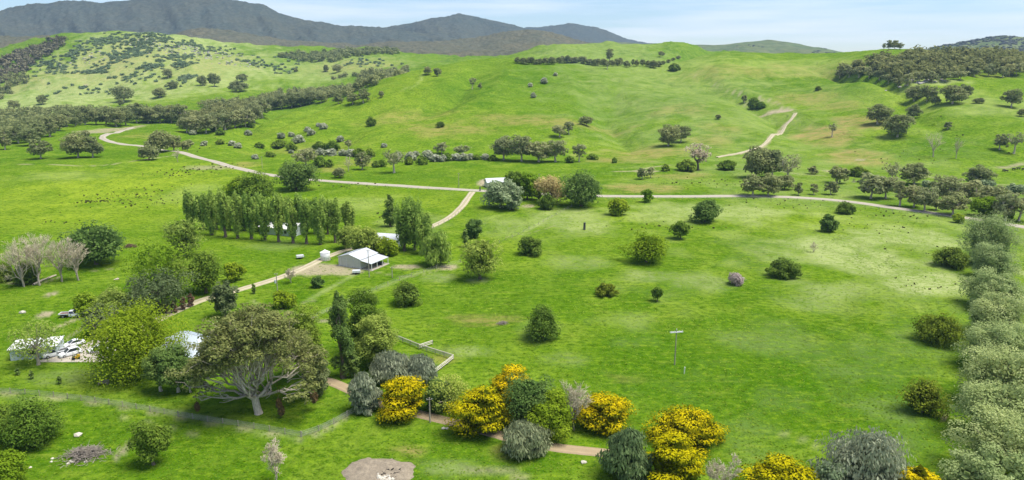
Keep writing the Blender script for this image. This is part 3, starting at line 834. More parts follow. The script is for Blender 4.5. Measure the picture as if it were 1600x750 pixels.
def make_tree_mesh(kind, W, H, seed, leaf, hero=False, nmax=3200):
    style, shp, z0, cr, mode, fol, bark, dens, cat = KIND[kind]
    rng = np.random.RandomState(seed * 13 + 5)
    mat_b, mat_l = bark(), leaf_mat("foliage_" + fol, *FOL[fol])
    crown = None
    if style == 'bare':
        paths = bare_paths(W, H, rng, z0, 9 if hero else 7, 3 if hero else 2)
        V, F = tubes(paths[:1 + 7], 5)
        tr = mesh_np("trunk", V, F, mat_b, True)
        V, F = tubes(paths[1 + 7:], 3)
        crown = mesh_np("crown", V, F, leaf_mat("twigs_" + fol, *FOL[fol], trans=0.0), False, fattr={'tint': rng.rand(len(F))})
        return tr, crown
    zb = H * z0
    big = W > 6
    nc = int((46 if hero else 34) if style != 'plate' else (34 if hero and kind == 'gold' else 46 if hero else 36))
    if kind in ('lombardy', 'sapling', 'wine'):
        nc = 26
    if kind == 'silver': nc = 70
    C = crown_points(rng, nc, W * 0.94, zb + 0.1 * cr * W, H - 0.55 * cr * min(W, H), SH[shp], 0.86)
    if kind in ('lombardy', 'sapling', 'wine'):
        zz = (np.arange(nc) + 0.5) / nc
        wd = np.clip(np.minimum(0.45 + zz / 0.3, 1) * (1.1 - 0.72 * zz ** 4), 0.2, 1) * (0.75 + 0.5 * rng.rand(nc))
        a = rng.rand(nc) * 6.28
        C = np.stack([np.cos(a) * W * 0.24 * wd, np.sin(a) * W * 0.24 * wd, zb + (H * 0.97 - zb) * zz], -1)
        RD = np.stack([W * 0.27 * wd, W * 0.27 * wd, np.full(nc, H * 0.075)], -1) * (0.8 + 0.4 * rng.rand(nc, 1))
    elif kind == 'poplar':
        RD = np.stack([np.full(nc, cr * W * 0.62), np.full(nc, cr * W * 0.62), np.full(nc, cr * W * 1.9)], -1) * (0.55 + 0.8 * rng.rand(nc, 1))
    elif style == 'plate':
        flat = 0.34 if kind == 'gold' else 0.75
        RD = np.stack([np.full(nc, cr * W), np.full(nc, cr * W), np.full(nc, cr * min(W, H) * flat)], -1) * (0.5 + 1.0 * rng.rand(nc, 1))
    else:
        s = cr * min(W, 1.25 * H)
        RD = np.stack([np.full(nc, s), np.full(nc, s), np.full(nc, s * (0.62 if style == 'gum' else 0.85))], -1) * (0.50 + 0.95 * rng.rand(nc, 1))
    if style == 'gum':
        C = C[C[:, 2] > zb + 0.1 * (H - zb)]
        RD = RD[:len(C)]
    # woody frame
    r0 = (0.028 if style != 'gum' else 0.036) * H + 0.006 * W
    th = zb + (0.25 if style != 'gum' else 0.10) * (H - zb)
    paths = [limb((0, 0, -0.4), (0.02 * W * rng.normal(), 0.02 * W * rng.normal(), th), r0 * 1.15, r0 * 0.8, rng, 5, 0.05, 0)]
    paths[0][1][0] *= 1.35
    top = paths[0][0][-1]
    if style == 'gum':
        n1 = 8 if hero else 6
        tips = []
        az0 = rng.rand() * 6.28
        for i in range(n1):
            az = az0 + 2 * np.pi * (i + 0.5 * rng.rand()) / n1
            rad = W * (0.20 + 0.10 * rng.rand()); zz = zb + (H - zb) * (0.22 + 0.40 * rng.rand())
            p = limb(top * np.array([1, 1, 0.8 + 0.2 * rng.rand()]), (np.cos(az) * rad, np.sin(az) * rad, zz), r0 * 0.55, r0 * 0.30, rng, 6, 0.16, 0.25)
            paths.append(p); tips.append(p[0][-1])
        tips = np.array(tips)
        for c, rd in zip(C, RD):
            j = np.argmin(np.linalg.norm(tips - c, axis=1))
            paths.append(limb(tips[j], c + np.array([0, 0, -0.2 * rd[2]]), r0 * 0.24, r0 * 0.07, rng, 5, 0.16, 0.2))
    else:
        sel = rng.permutation(len(C))[:16 if hero else 9]
        for j in sel:
            zz = min(C[j, 2] * 0.75, th)
            paths.append(limb((top[0], top[1], max(zz, 0.3 * th)), C[j], r0 * 0.45, r0 * 0.10, rng, 4, 0.14, 0.2))
    V, F = tubes(paths, 6 if hero else 5)
    tr = mesh_np("trunk", V, F, mat_b, True)
    area = 4.0 * np.pi * (RD[:, 0] * RD[:, 2]).sum() * 0.35 + np.pi * W * (H - zb) * 0.35
    n = int(np.clip(dens * area / (leaf * leaf * 0.75), 160, nmax))
    tf = None
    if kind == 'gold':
        def tf(t, d, k, rng):                      # gold on top of each clump, greener down the sides and underneath
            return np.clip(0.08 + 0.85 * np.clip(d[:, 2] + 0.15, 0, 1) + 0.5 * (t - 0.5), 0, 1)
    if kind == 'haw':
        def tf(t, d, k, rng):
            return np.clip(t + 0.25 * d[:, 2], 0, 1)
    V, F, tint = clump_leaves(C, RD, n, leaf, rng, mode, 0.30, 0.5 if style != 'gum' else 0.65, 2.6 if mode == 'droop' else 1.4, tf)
    if style == 'mass' or style == 'plate':
        # twigs-and-leaf fill so that dense crowns are not see-through
        m = max(60, n // 9)
        q = crown_points(rng, m, W * 0.66, zb + 0.06 * H, H * 0.86, SH[shp], 0.9) if kind not in ('lombardy', 'sapling', 'wine') else C[rng.randint(0, len(C), m)] * np.array([0.6, 0.6, 1])
        if dens > 1.4:
            V2, F2 = leaves(q, rand_dirs(rng, m), rand_dirs(rng, m), min(leaf * 3.2, 0.16 * W), rng, 1.2)
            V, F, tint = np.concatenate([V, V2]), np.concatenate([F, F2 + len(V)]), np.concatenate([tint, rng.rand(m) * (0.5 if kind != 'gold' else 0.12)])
    V[:, 2] = np.maximum(V[:, 2], 0.03)
    crown = mesh_np("crown", V, F, mat_l, False, fattr={'tint': tint})
    return tr, crown
NAMES = {'bush': 'bush', 'olivebush': 'bush', 'greenbush': 'bush', 'haw': 'hawthorn_bush', 'gum': 'gum_tree', 'gumgrey': 'gum_tree', 'gumdark': 'gum_tree', 'gumlow': 'gum_tree', 'gumthin': 'gum_tree',
         'lombardy': 'columnar_poplar', 'poplar': 'poplar_tree', 'gold': 'golden_cypress', 'bluecedar': 'cedar_tree', 'darkcedar': 'cedar_tree', 'weep': 'weeping_cedar', 'silver': 'silver_poplar',
         'bare': 'bare_tree', 'dryshrub': 'dry_shrub', 'sapling': 'sapling', 'wine': 'sapling', 'willow': 'willow_tree', 'elm': 'elm_tree'}
TREES = []
def tree(kind, x, yb, yt, w, label, group=None, hero=False, seed=None, wscale=1.0, hmax=None):
    """a tree seen at column x with its foot at row yb, its top at row yt, w pixels wide"""
    p = at(x, yb)
    m = mpp(p)
    hyp = math.hypot(p.y, CAM_H - p.z)
    sf, cf = max(0.0, (CAM_H - p.z) / hyp), p.y / hyp
    W = w * m * wscale
    low = KIND[kind][2] < 0.075 and kind not in ('lombardy',)
    if low:
        k = 0.36 * W / math.hypot(p.x, p.y)
        q = (p.x * (1 + k), p.y * (1 + k))
        H = max(0.40 * W, ((yb - yt) * m - 0.58 * W * sf) / cf)
    else:
        q = (p.x, p.y)
        H = max(0.45 * W, ((yb - yt) * m - 0.28 * W * sf) / cf)
    if hmax: H = min(H, hmax)
    return plant(kind, q[0], q[1], W, H, label, group, hero, seed, m)
def plant(kind, x, y, W, H, label, group=None, hero=False, seed=None, m=None):
    z = anyz(x, y)
    if m is None: m = mpp((x, y, z))
    leaf = float(np.clip(1.35 * m * 1.5625, 0.26, 1.4))
    if kind == 'silver': leaf = 0.25
    if kind == 'gold': leaf = 0.27
    if hero:
        tr, cr = make_tree_mesh(kind, W, H, seed or len(TREES), min(leaf, 0.36), True, 16000 if kind == 'silver' else 13000 if kind == 'elm' else 8500)
        sx = sz = 1.0
    else:
        v = (len(TREES) % 2) if seed is None else seed % 2
        key = (kind, round(math.log2(W) * 1.4), round(H / W * 2.2), v)
        if key not in PROTO:
            PROTO[key] = (*make_tree_mesh(kind, W, H, len(PROTO) + 3, leaf), W, H)
        tr, cr, W0, H0 = PROTO[key]
        sx, sz = W / W0, H / H0
    nm = NAMES.get(kind, 'tree')
    root = empty(nm, (x, y, z - 0.03), (len(TREES) * 2.399) % 6.283)
    root.scale = (sx, sx, sz)
    link('trunk', tr, root)
    if cr is not None: link('crown', cr, root)
    tag(root, label, KIND[kind][8], group)
    TREES.append(root)
    return root
ORD = ['first', 'second', 'third', 'fourth', 'fifth', 'sixth', 'seventh', 'eighth', 'ninth', 'tenth', 'eleventh', 'twelfth']
# ------------------------------------------------------------------ the big gum by the house: limbs, crown and mistletoe of their own
def hero_gum():
    p = at(404, 646)
    m = mpp(p)
    W, H = 198 * m, 21.5
    rng = np.random.RandomState(4)
    root = empty('gum_tree', (p.x, p.y, p.z - 0.03))
    tag(root, 'huge spreading gum tree with pale twisting limbs beside the house', 'tree')
    bk = BK_WHITE()
    r0 = 0.72
    tp = limb((0, 0, -0.5), (-0.5, 0.2, 3.4), r0 * 1.05, r0 * 0.9, rng, 6, 0.04, 0)
    tp[1][0] *= 1.45
    V, F = tubes([tp], 12)
    link('trunk', mesh_np('trunk', V, F, bk, True), root)
    top = tp[0][-1]
    CL, RDs = [], []
    nm = 16
    def dome(t): return (H - 1.0) * math.sqrt(max(0.05, 1 - 0.94 * t * t))
    for i in range(nm):
        az = 2 * np.pi * ((i * 0.618) % 1.0)
        t = 0.28 + 0.55 * ((i * 0.37 + 0.1) % 1.0)
        rad = W * 0.46 * t
        zz = dome(t) * (0.58 + 0.14 * rng.rand())
        pts, rr = limb(top - np.array([0, 0, 0.9 * rng.rand()]), (np.cos(az) * rad, np.sin(az) * rad, zz), r0 * 0.40, r0 * 0.15, rng, 8, 0.17, 0.12)
        paths = [(pts, rr)]
        for k in range(7):
            j = 2 + k % 6
            q = pts[j]
            az2 = az + 1.3 * (rng.rand() - 0.5)
            t2 = min(1.0, np.hypot(q[0], q[1]) / (W * 0.47) + 0.08 + 0.34 * rng.rand())
            z2 = dome(t2) - 0.4 - 4.5 * rng.rand() ** 2
            e = np.array([np.cos(az2) * t2 * W * 0.47, np.sin(az2) * t2 * W * 0.47, max(z2, q[2] + 0.6)])
            pp = limb(q, e, max(0.12, rr[j] * 0.55), 0.07, rng, 6, 0.15, 0.15)
            paths.append(pp)
            front = e[1] < -0.16 * W and e[2] < 0.52 * H and rng.rand() < 0.40
            for s_ in range(4):
                e2 = pp[0][-1] + rng.normal(size=3) * np.array([1.5, 1.5, 0.8]) + np.array([0, 0, 0.2])
                paths.append(limb(pp[0][2 + s_ % 3], e2, 0.09, 0.035, rng, 4, 0.16, 0.2))
                if not front: CL.append(e2); RDs.append(0.75 + 0.6 * rng.rand())
            if not front: CL.append(e); RDs.append(1.0 + 0.6 * rng.rand())
        V, F = tubes(paths, 7)
        link('limb', mesh_np('limb', V, F, bk, True), root)
    # dead pale branches reaching out on the left side
    for az, z_, L in ((3.3, 6.2, 10.5), (3.65, 5.0, 9.5), (3.0, 7.6, 11.0), (-0.25, 5.6, 10.0)):
        pts = limb(top, (np.cos(az) * L, np.sin(az) * L, z_), 0.34, 0.10, rng, 7, 0.10, 0.1)
        paths = [pts]
        for k in range(9):
            q = pts[0][2 + k % 5]
            paths.append(limb(q, q + np.array([np.cos(az), np.sin(az), 0.25]) * (1.2 + 2.2 * rng.rand()) + rng.normal(size=3) * 0.7, 0.10, 0.04, rng, 4, 0.2, 0.1))
        V, F = tubes(paths, 5)
        link('limb', mesh_np('limb', V, F, BK_GREY(), True), root)
    paths = []
    for i in range(70):
        az = 2 * np.pi * i / 70 + 0.2 * rng.normal()
        t = 0.80 + 0.22 * rng.rand()
        z2 = max(4.2, dome(min(t, 1.0)) * (0.75 + 0.4 * rng.rand()))
        e = np.array([np.cos(az) * t * W * 0.47, np.sin(az) * t * W * 0.47, z2])
        if np.sin(az) < -0.55: continue
        q = e * np.array([0.55, 0.55, 0.75]) + np.array([0, 0, 0.3])
        paths.append(limb(q, e, 0.13, 0.05, rng, 5, 0.15, 0.1))
        for s_ in range(3): CL.append(e + rng.normal(size=3) * np.array([1.1, 1.1, 0.8])); RDs.append(0.7 + 0.6 * rng.rand())
    V, F = tubes(paths, 5)
    link('limb', mesh_np('limb', V, F, bk, True), root)
    C = np.array(CL); rd = np.array(RDs)
    RD = np.stack([rd, rd, rd * 0.62], -1)
    V, F, t = clump_leaves(C, RD, 34000, 0.31, rng, 'shell', 0.25, 0.7, 1.7)
    cr = link('crown', mesh_np('crown', V, F, leaf_mat('foliage_gumhero', *FOL['gumhero']), False, fattr={'tint': t}), root)
    for az, rad, z_, s in ((3.35, 10.6, 2.6, 0.62), (-0.35, 4.9, 2.9, 0.7), (-0.32, 5.2, 1.5, 0.75), (0.10, 10.4, 3.0, 0.95), (2.9, 11.0, 4.6, 0.5)):
        c = np.array([[np.cos(az) * rad, np.sin(az) * rad, z_]])
        V, F, t = clump_leaves(c, np.array([[s * 0.7, s * 0.7, s * 1.2]]), 420, 0.24, rng, 'droop', 0, 0.6, 2.2)
        V2, F2 = tubes([(np.array([c[0] + (0, 0, s), c[0] + (0, 0, 4.6)]), np.array([0.04, 0.04]))], 4)
        link('mistletoe', mesh_np('mistletoe', np.concatenate([V, V2]), np.concatenate([F, F2 + len(V)]), leaf_mat('foliage_mistletoe', (0.110, 0.080, 0.034), (0.180, 0.130, 0.055), (0.250, 0.180, 0.080)), False,
                                  fattr={'tint': np.concatenate([t, np.zeros(len(F2))])}), root)
    TREES.append(root)
hero_gum()

# ------------------------------------------------------------------ trees of the garden and the avenue, nearest first
for a in [
    ('greenbush', 58, 704, 616, 82, 'large dense dark green bush in the front paddock, nearest the brush heap'),
    ('greenbush', 6, 694, 628, 62, 'dark green bush cut by the picture edge behind the largest front paddock bush'),
    ('elm', 4, 772, 702, 62, 'yellow-green shrub in the bottom left corner of the picture'),
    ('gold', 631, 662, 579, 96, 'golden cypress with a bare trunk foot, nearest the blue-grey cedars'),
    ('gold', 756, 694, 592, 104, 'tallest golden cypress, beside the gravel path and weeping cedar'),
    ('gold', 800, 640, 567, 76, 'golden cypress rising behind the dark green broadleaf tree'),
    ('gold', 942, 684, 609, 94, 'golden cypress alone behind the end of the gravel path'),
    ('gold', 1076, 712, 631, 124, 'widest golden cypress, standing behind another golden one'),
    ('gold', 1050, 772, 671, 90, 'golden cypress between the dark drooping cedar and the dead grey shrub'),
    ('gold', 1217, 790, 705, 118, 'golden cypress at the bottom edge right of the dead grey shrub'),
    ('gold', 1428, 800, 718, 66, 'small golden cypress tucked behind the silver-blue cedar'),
    ('bluecedar', 571, 652, 582, 50, 'narrow blue-grey cedar on the left of the first golden cypress'),
    ('bluecedar', 613, 606, 545, 72, 'blue-grey cedar behind the first golden cypress, the left one of two'),
    ('bluecedar', 655, 604, 553, 56, 'blue-grey cedar behind the first golden cypress, the right one of two'),
    ('bluecedar', 1345, 800, 661, 150, 'big silver-blue cedar at the bottom edge, right of the golden cypresses'),
    ('darkcedar', 977, 764, 667, 94, 'dark green drooping cedar beside the end of the gravel path'),
    ('weep', 821, 720, 655, 82, 'grey-green weeping cedar in front of the tallest golden cypress'),
    ('dark', 828, 664, 581, 84, 'dark green broadleaf tree between two golden cypresses'),
    ('elm', 860, 694, 612, 66, 'light yellow-green tree above the weeping cedar'),
    ('bare', 897, 672, 588, 62, 'bare grey twiggy tree between the yellow-green tree and a golden cypress'),
    ('sparse', 702, 644, 582, 66, 'thinly leafed olive tree with pale trunk behind the gravel path'),
    ('dark', 685, 640, 590, 40, 'dark shaded tree just right of the first golden cypress'),
    ('bare', 1126, 772, 706, 80, 'dead silver-grey shrub between two golden cypresses at the bottom edge'),
    ('greyleaf', 1298, 780, 722, 44, 'small grey-green shrub in front of the silver-blue cedar'),
    ('bright', 1586, 800, 733, 70, 'bright green shrub in the bottom right corner'),
    ('elm', 216, 606, 458, 152, 'biggest yellow-green elm, overhanging the house yard and white car'),
    ('whitestem', 252, 611, 545, 40, 'dark green tree with a white trunk under the yellow-green elm'),
    ('whitestem', 279, 612, 540, 50, 'dark leafy tree with a short white trunk between elm and big gum'),
    ('whitestem', 298, 613, 562, 34, 'smaller white-stemmed tree touching the left limbs of the big gum'),
    ('leafy', 476, 590, 478, 70, 'light green tree half hidden behind the right side of the big gum'),
    ('olive', 495, 618, 548, 44, 'low olive tree by the start of the gravel path'),
    ('lombardy', 537, 590, 461, 34, 'tall dark columnar poplar on the lawn beside the gravel path'),
    ('lombardy', 554, 590, 548, 17, 'short columnar poplar at the foot of the tall one'),
    ('round', 573, 552, 455, 58, 'rounded green tree behind the tall columnar poplar'),
    ('spring', 590, 572, 488, 66, 'pale green open-crowned tree with light trunk on the lawn'),
    ('leafy', 241, 726, 656, 52, 'small leafy tree alone in the front paddock'),
    ('bare', 433, 756, 688, 40, 'bare young tree at the bottom edge in the front paddock'),
]:
    tree(*a, hero=True)
tree('sparse', 60, 570, 497, 66, 'spindly thin-leafed tree in front of the long white-roofed shed', hero=True)
# the silver poplar row on the right
for i, a in enumerate([
    (1540, 414, 329, 76, 'farthest silver poplar of the right-hand row, next to the road'),
    (1546, 436, 380, 62, 'smallest silver poplar of the row, beside a dark bush'),
    (1548, 486, 421, 84, 'third silver poplar from the road in the right-hand row'),
    (1552, 530, 452, 84, 'fourth silver poplar from the road in the right-hand row'),
    (1552, 588, 498, 112, 'fifth silver poplar from the road, right of the widest dark bush'),
    (1566, 648, 535, 128, 'sixth silver poplar from the road in the right-hand row'),
    (1556, 700, 585, 124, 'seventh silver poplar from the road, right of the olive bush'),
    (1566, 768, 632, 150, 'eighth silver poplar from the road in the right-hand row'),
    (1550, 822, 690, 170, 'nearest silver poplar of the right-hand row, cut by the bottom edge')]):
    tree('silver', a[0], a[1] + 4, a[2] - 4, a[3] * 1.08, a[4], group='silver poplar row', hero=True, seed=60 + i)

# ------------------------------------------------------------------ single bushes and trees in the paddocks
for a in [
    ('olivebush', 1466, 545, 482, 102, 'widest dark bush in the right paddock, touching the silver poplars'),
    ('olivebush', 1440, 655, 586, 76, 'olive bush with two heads near the silver poplars'),
    ('bush', 1486, 421, 380, 66, 'dark bush beside the smallest silver poplar'),
    ('bush', 1222, 438, 402, 62, 'rounded dark bush in the pale part of the right paddock'),
    ('bush', 849, 538, 474, 62, 'tall uneven dark bush in the middle paddock'),
    ('bush', 638, 480, 438, 50, 'round dark bush below the grey shed'),
    ('bush', 829, 401, 368, 41, 'dark pointed bush right of the big pale green tree'),
    ('olivebush', 945, 465, 441, 40, 'low flat bush in the middle of the paddock'),
    ('spring', 750, 436, 362, 66, 'large pale green rounded tree with white flowers at its foot'),
    ('elm', 1010, 416, 361, 66, 'yellow-green spreading tree alone in the middle paddock'),
    ('dark', 1101, 347, 309, 42, 'round dark green tree just below the road'),
    ('bush', 1320, 336, 315, 36, 'small flat dark bush closest to the road on the right'),
    ('dark', 1295, 362, 335, 25, 'small upright dark tree below the flat bush'),
    ('leafy', 1064, 373, 345, 28, 'small leaning sparse tree left of the round dark tree'),
    ('leafy', 1027, 471, 448, 18, 'very small dark tree near the low flat bush'),
    ('elm', 966, 338, 309, 29, 'small light green tree below the road near the big round tree'),
    ('bright', 1011, 316, 294, 18, 'tiny bright green tree at the road edge'),
    ('pinkshrub', 1150, 447, 427, 22, 'dry pinkish-grey shrub in the paddock'),
    ('dryshrub', 1271, 396, 375, 20, 'leafless purplish shrub in the pale paddock'),
    ('elm', 1497, 349, 334, 17, 'tiny yellow-green shrub by the road near the silver poplars'),
    # by the road junction
    ('dark', 908, 322, 263, 74, 'big round dark green tree beside the road'),
    ('bush', 854, 329, 303, 35, 'dark bush just left of the big round roadside tree'),
    ('rust', 862, 318, 272, 48, 'rusty brown bare-looking tree beside the big round one'),
    ('greyleaf', 783, 324, 277, 52, 'grey-green tree hiding the cottage at the junction'),
    ('greyleaf', 800, 328, 285, 36, 'drooping grey-green tree in front of the junction cottage'),
    ('round', 803, 312, 265, 34, 'green tree rising behind the grey-green ones at the junction'),
    ('bright', 824, 312, 268, 36, 'yellowish green tree behind the junction grey trees'),
    ('lombardy', 842, 312, 284, 12, 'little dark conical tree left of the rusty tree'),
    # drive and shed surroundings
    ('lombardy', 610, 354, 303, 19, 'columnar poplar standing alone above the drive'),
    ('poplar', 632, 392, 318, 32, 'tall poplar beside the drive, left one of the clump'),
    ('poplar', 648, 390, 313, 36, 'tallest poplar of the clump beside the drive'),
    ('poplar', 664, 396, 342, 28, 'shorter poplar right of the tall clump by the drive'),
    ('willow', 682, 414, 360, 46, 'drooping grey willow right of the poplar clump'),
    ('dark', 741, 372, 341, 26, 'dark green tree just above the big pale green one'),
    ('sapling', 727, 386, 356, 10, 'thin dark sapling beside the big pale green tree'),
    ('spring', 566, 396, 350, 52, 'pale olive tree behind the grey shed, left one'),
    ('spring', 540, 388, 352, 30, 'small pale tree at the end of the poplar rows'),
    ('elm', 607, 402, 374, 42, 'yellow-green shrub behind the shed lean-to'),
    ('spring', 590, 394, 366, 32, 'pale bush between shed roof and white-roofed barn'),
    ('dark', 497, 449, 431, 20, 'small dark bush below the water tank'),
    ('bare', 455, 442, 418, 30, 'small bare tree beside the drive'),
    ('elm', 445, 484, 454, 42, 'light green shrub behind the big gum'),
    ('sapling', 397, 459, 442, 7, 'small dark conical sapling by the drive'),
    ('olive', 352, 494, 437, 38, 'olive-grey tree beside the drive above the big gum'),
    # left group
    ('dark', 151, 413, 341, 94, 'big round green tree behind the bare trees'),
    ('bright', 255, 458, 366, 106, 'big bright green tree left of the drive'),
    ('round', 322, 458, 384, 72, 'dark green tree right of the bright green one'),
    ('olive', 250, 488, 414, 108, 'grey-olive spreading tree in front of the bright green one'),
    ('elm', 366, 442, 408, 30, 'yellow-green shrub at the drive edge'),
    ('spring', 182, 494, 448, 66, 'pale olive tree left of the grey-olive spreading tree'),
    ('bright', 136, 492, 456, 34, 'bright green bush near the parked work truck'),
    ('olive', 160, 522, 476, 52, 'dull green bush beside the big yellow-green elm'),
    ('bare', 38, 448, 364, 76, 'leftmost pale bare tree, broad and many-stemmed'),
    ('bare', 62, 446, 362, 56, 'second pale bare tree from the left'),
    ('bare', 97, 440, 364, 54, 'third pale bare tree from the left, with thick trunk'),
    ('bare', 123, 438, 366, 44, 'fourth pale bare tree, nearest the big round green tree'),
    ('bush', 45, 446, 408, 44, 'dark undergrowth bush at the foot of the bare trees'),
    ('bush', 12, 442, 408, 30, 'dark bush at the picture edge beside the bare trees'),
    ('spring', 288, 402, 332, 64, 'pale yellow-green tree at the left end of the poplar rows'),
    ('round', 400, 318, 268, 76, 'broad green tree behind the poplar rows, nearer one'),
    ('dark', 464, 297, 250, 70, 'large dark green tree against the road'),
    ('bright', 372, 316, 276, 40, 'pale green willow behind the left of the poplar rows'),
]:
    tree(*a, hero=(a[0] == 'bare'))
for i, (x, y) in enumerate([(258, 491), (273, 489), (287, 484), (299, 479)]):
    tree('wine', x, y, y - 21, 10, ORD[i] + ' slim dark reddish tree from the left in the short drive row', group='dark young trees along the drive')
for i, (x, y, h) in enumerate(((28, 586, 12), (50, 592, 14), (93, 600, 13))):
    tree('sapling', x, y, y - h, 7, ORD[i] + ' little young tree from the left on the lawn below the shed', group='young lawn trees')
# poplar avenue: two rows
POPF = [(332, 367), (352, 370.5), (372, 372.5), (393, 373.5), (414, 376), (436, 378), (458, 380), (479, 381), (501, 382), (524, 379)]
for i, (x, y) in enumerate(POPF):
    tree('poplar', x, y, y - 64 - (i * 7) % 9, 20, ORD[i] + ' poplar from the left in the front row of the avenue', group='front avenue poplars')
for i, x in enumerate([300, 318, 338, 360, 382, 404, 425, 447, 470, 492, 512, 545]):
    y = 357 + i * 0.9
    tree('poplar', x, y, y - 56 + (i * 5) % 8, 21, ORD[i] + ' poplar from the left in the back row of the avenue', group='back avenue poplars')

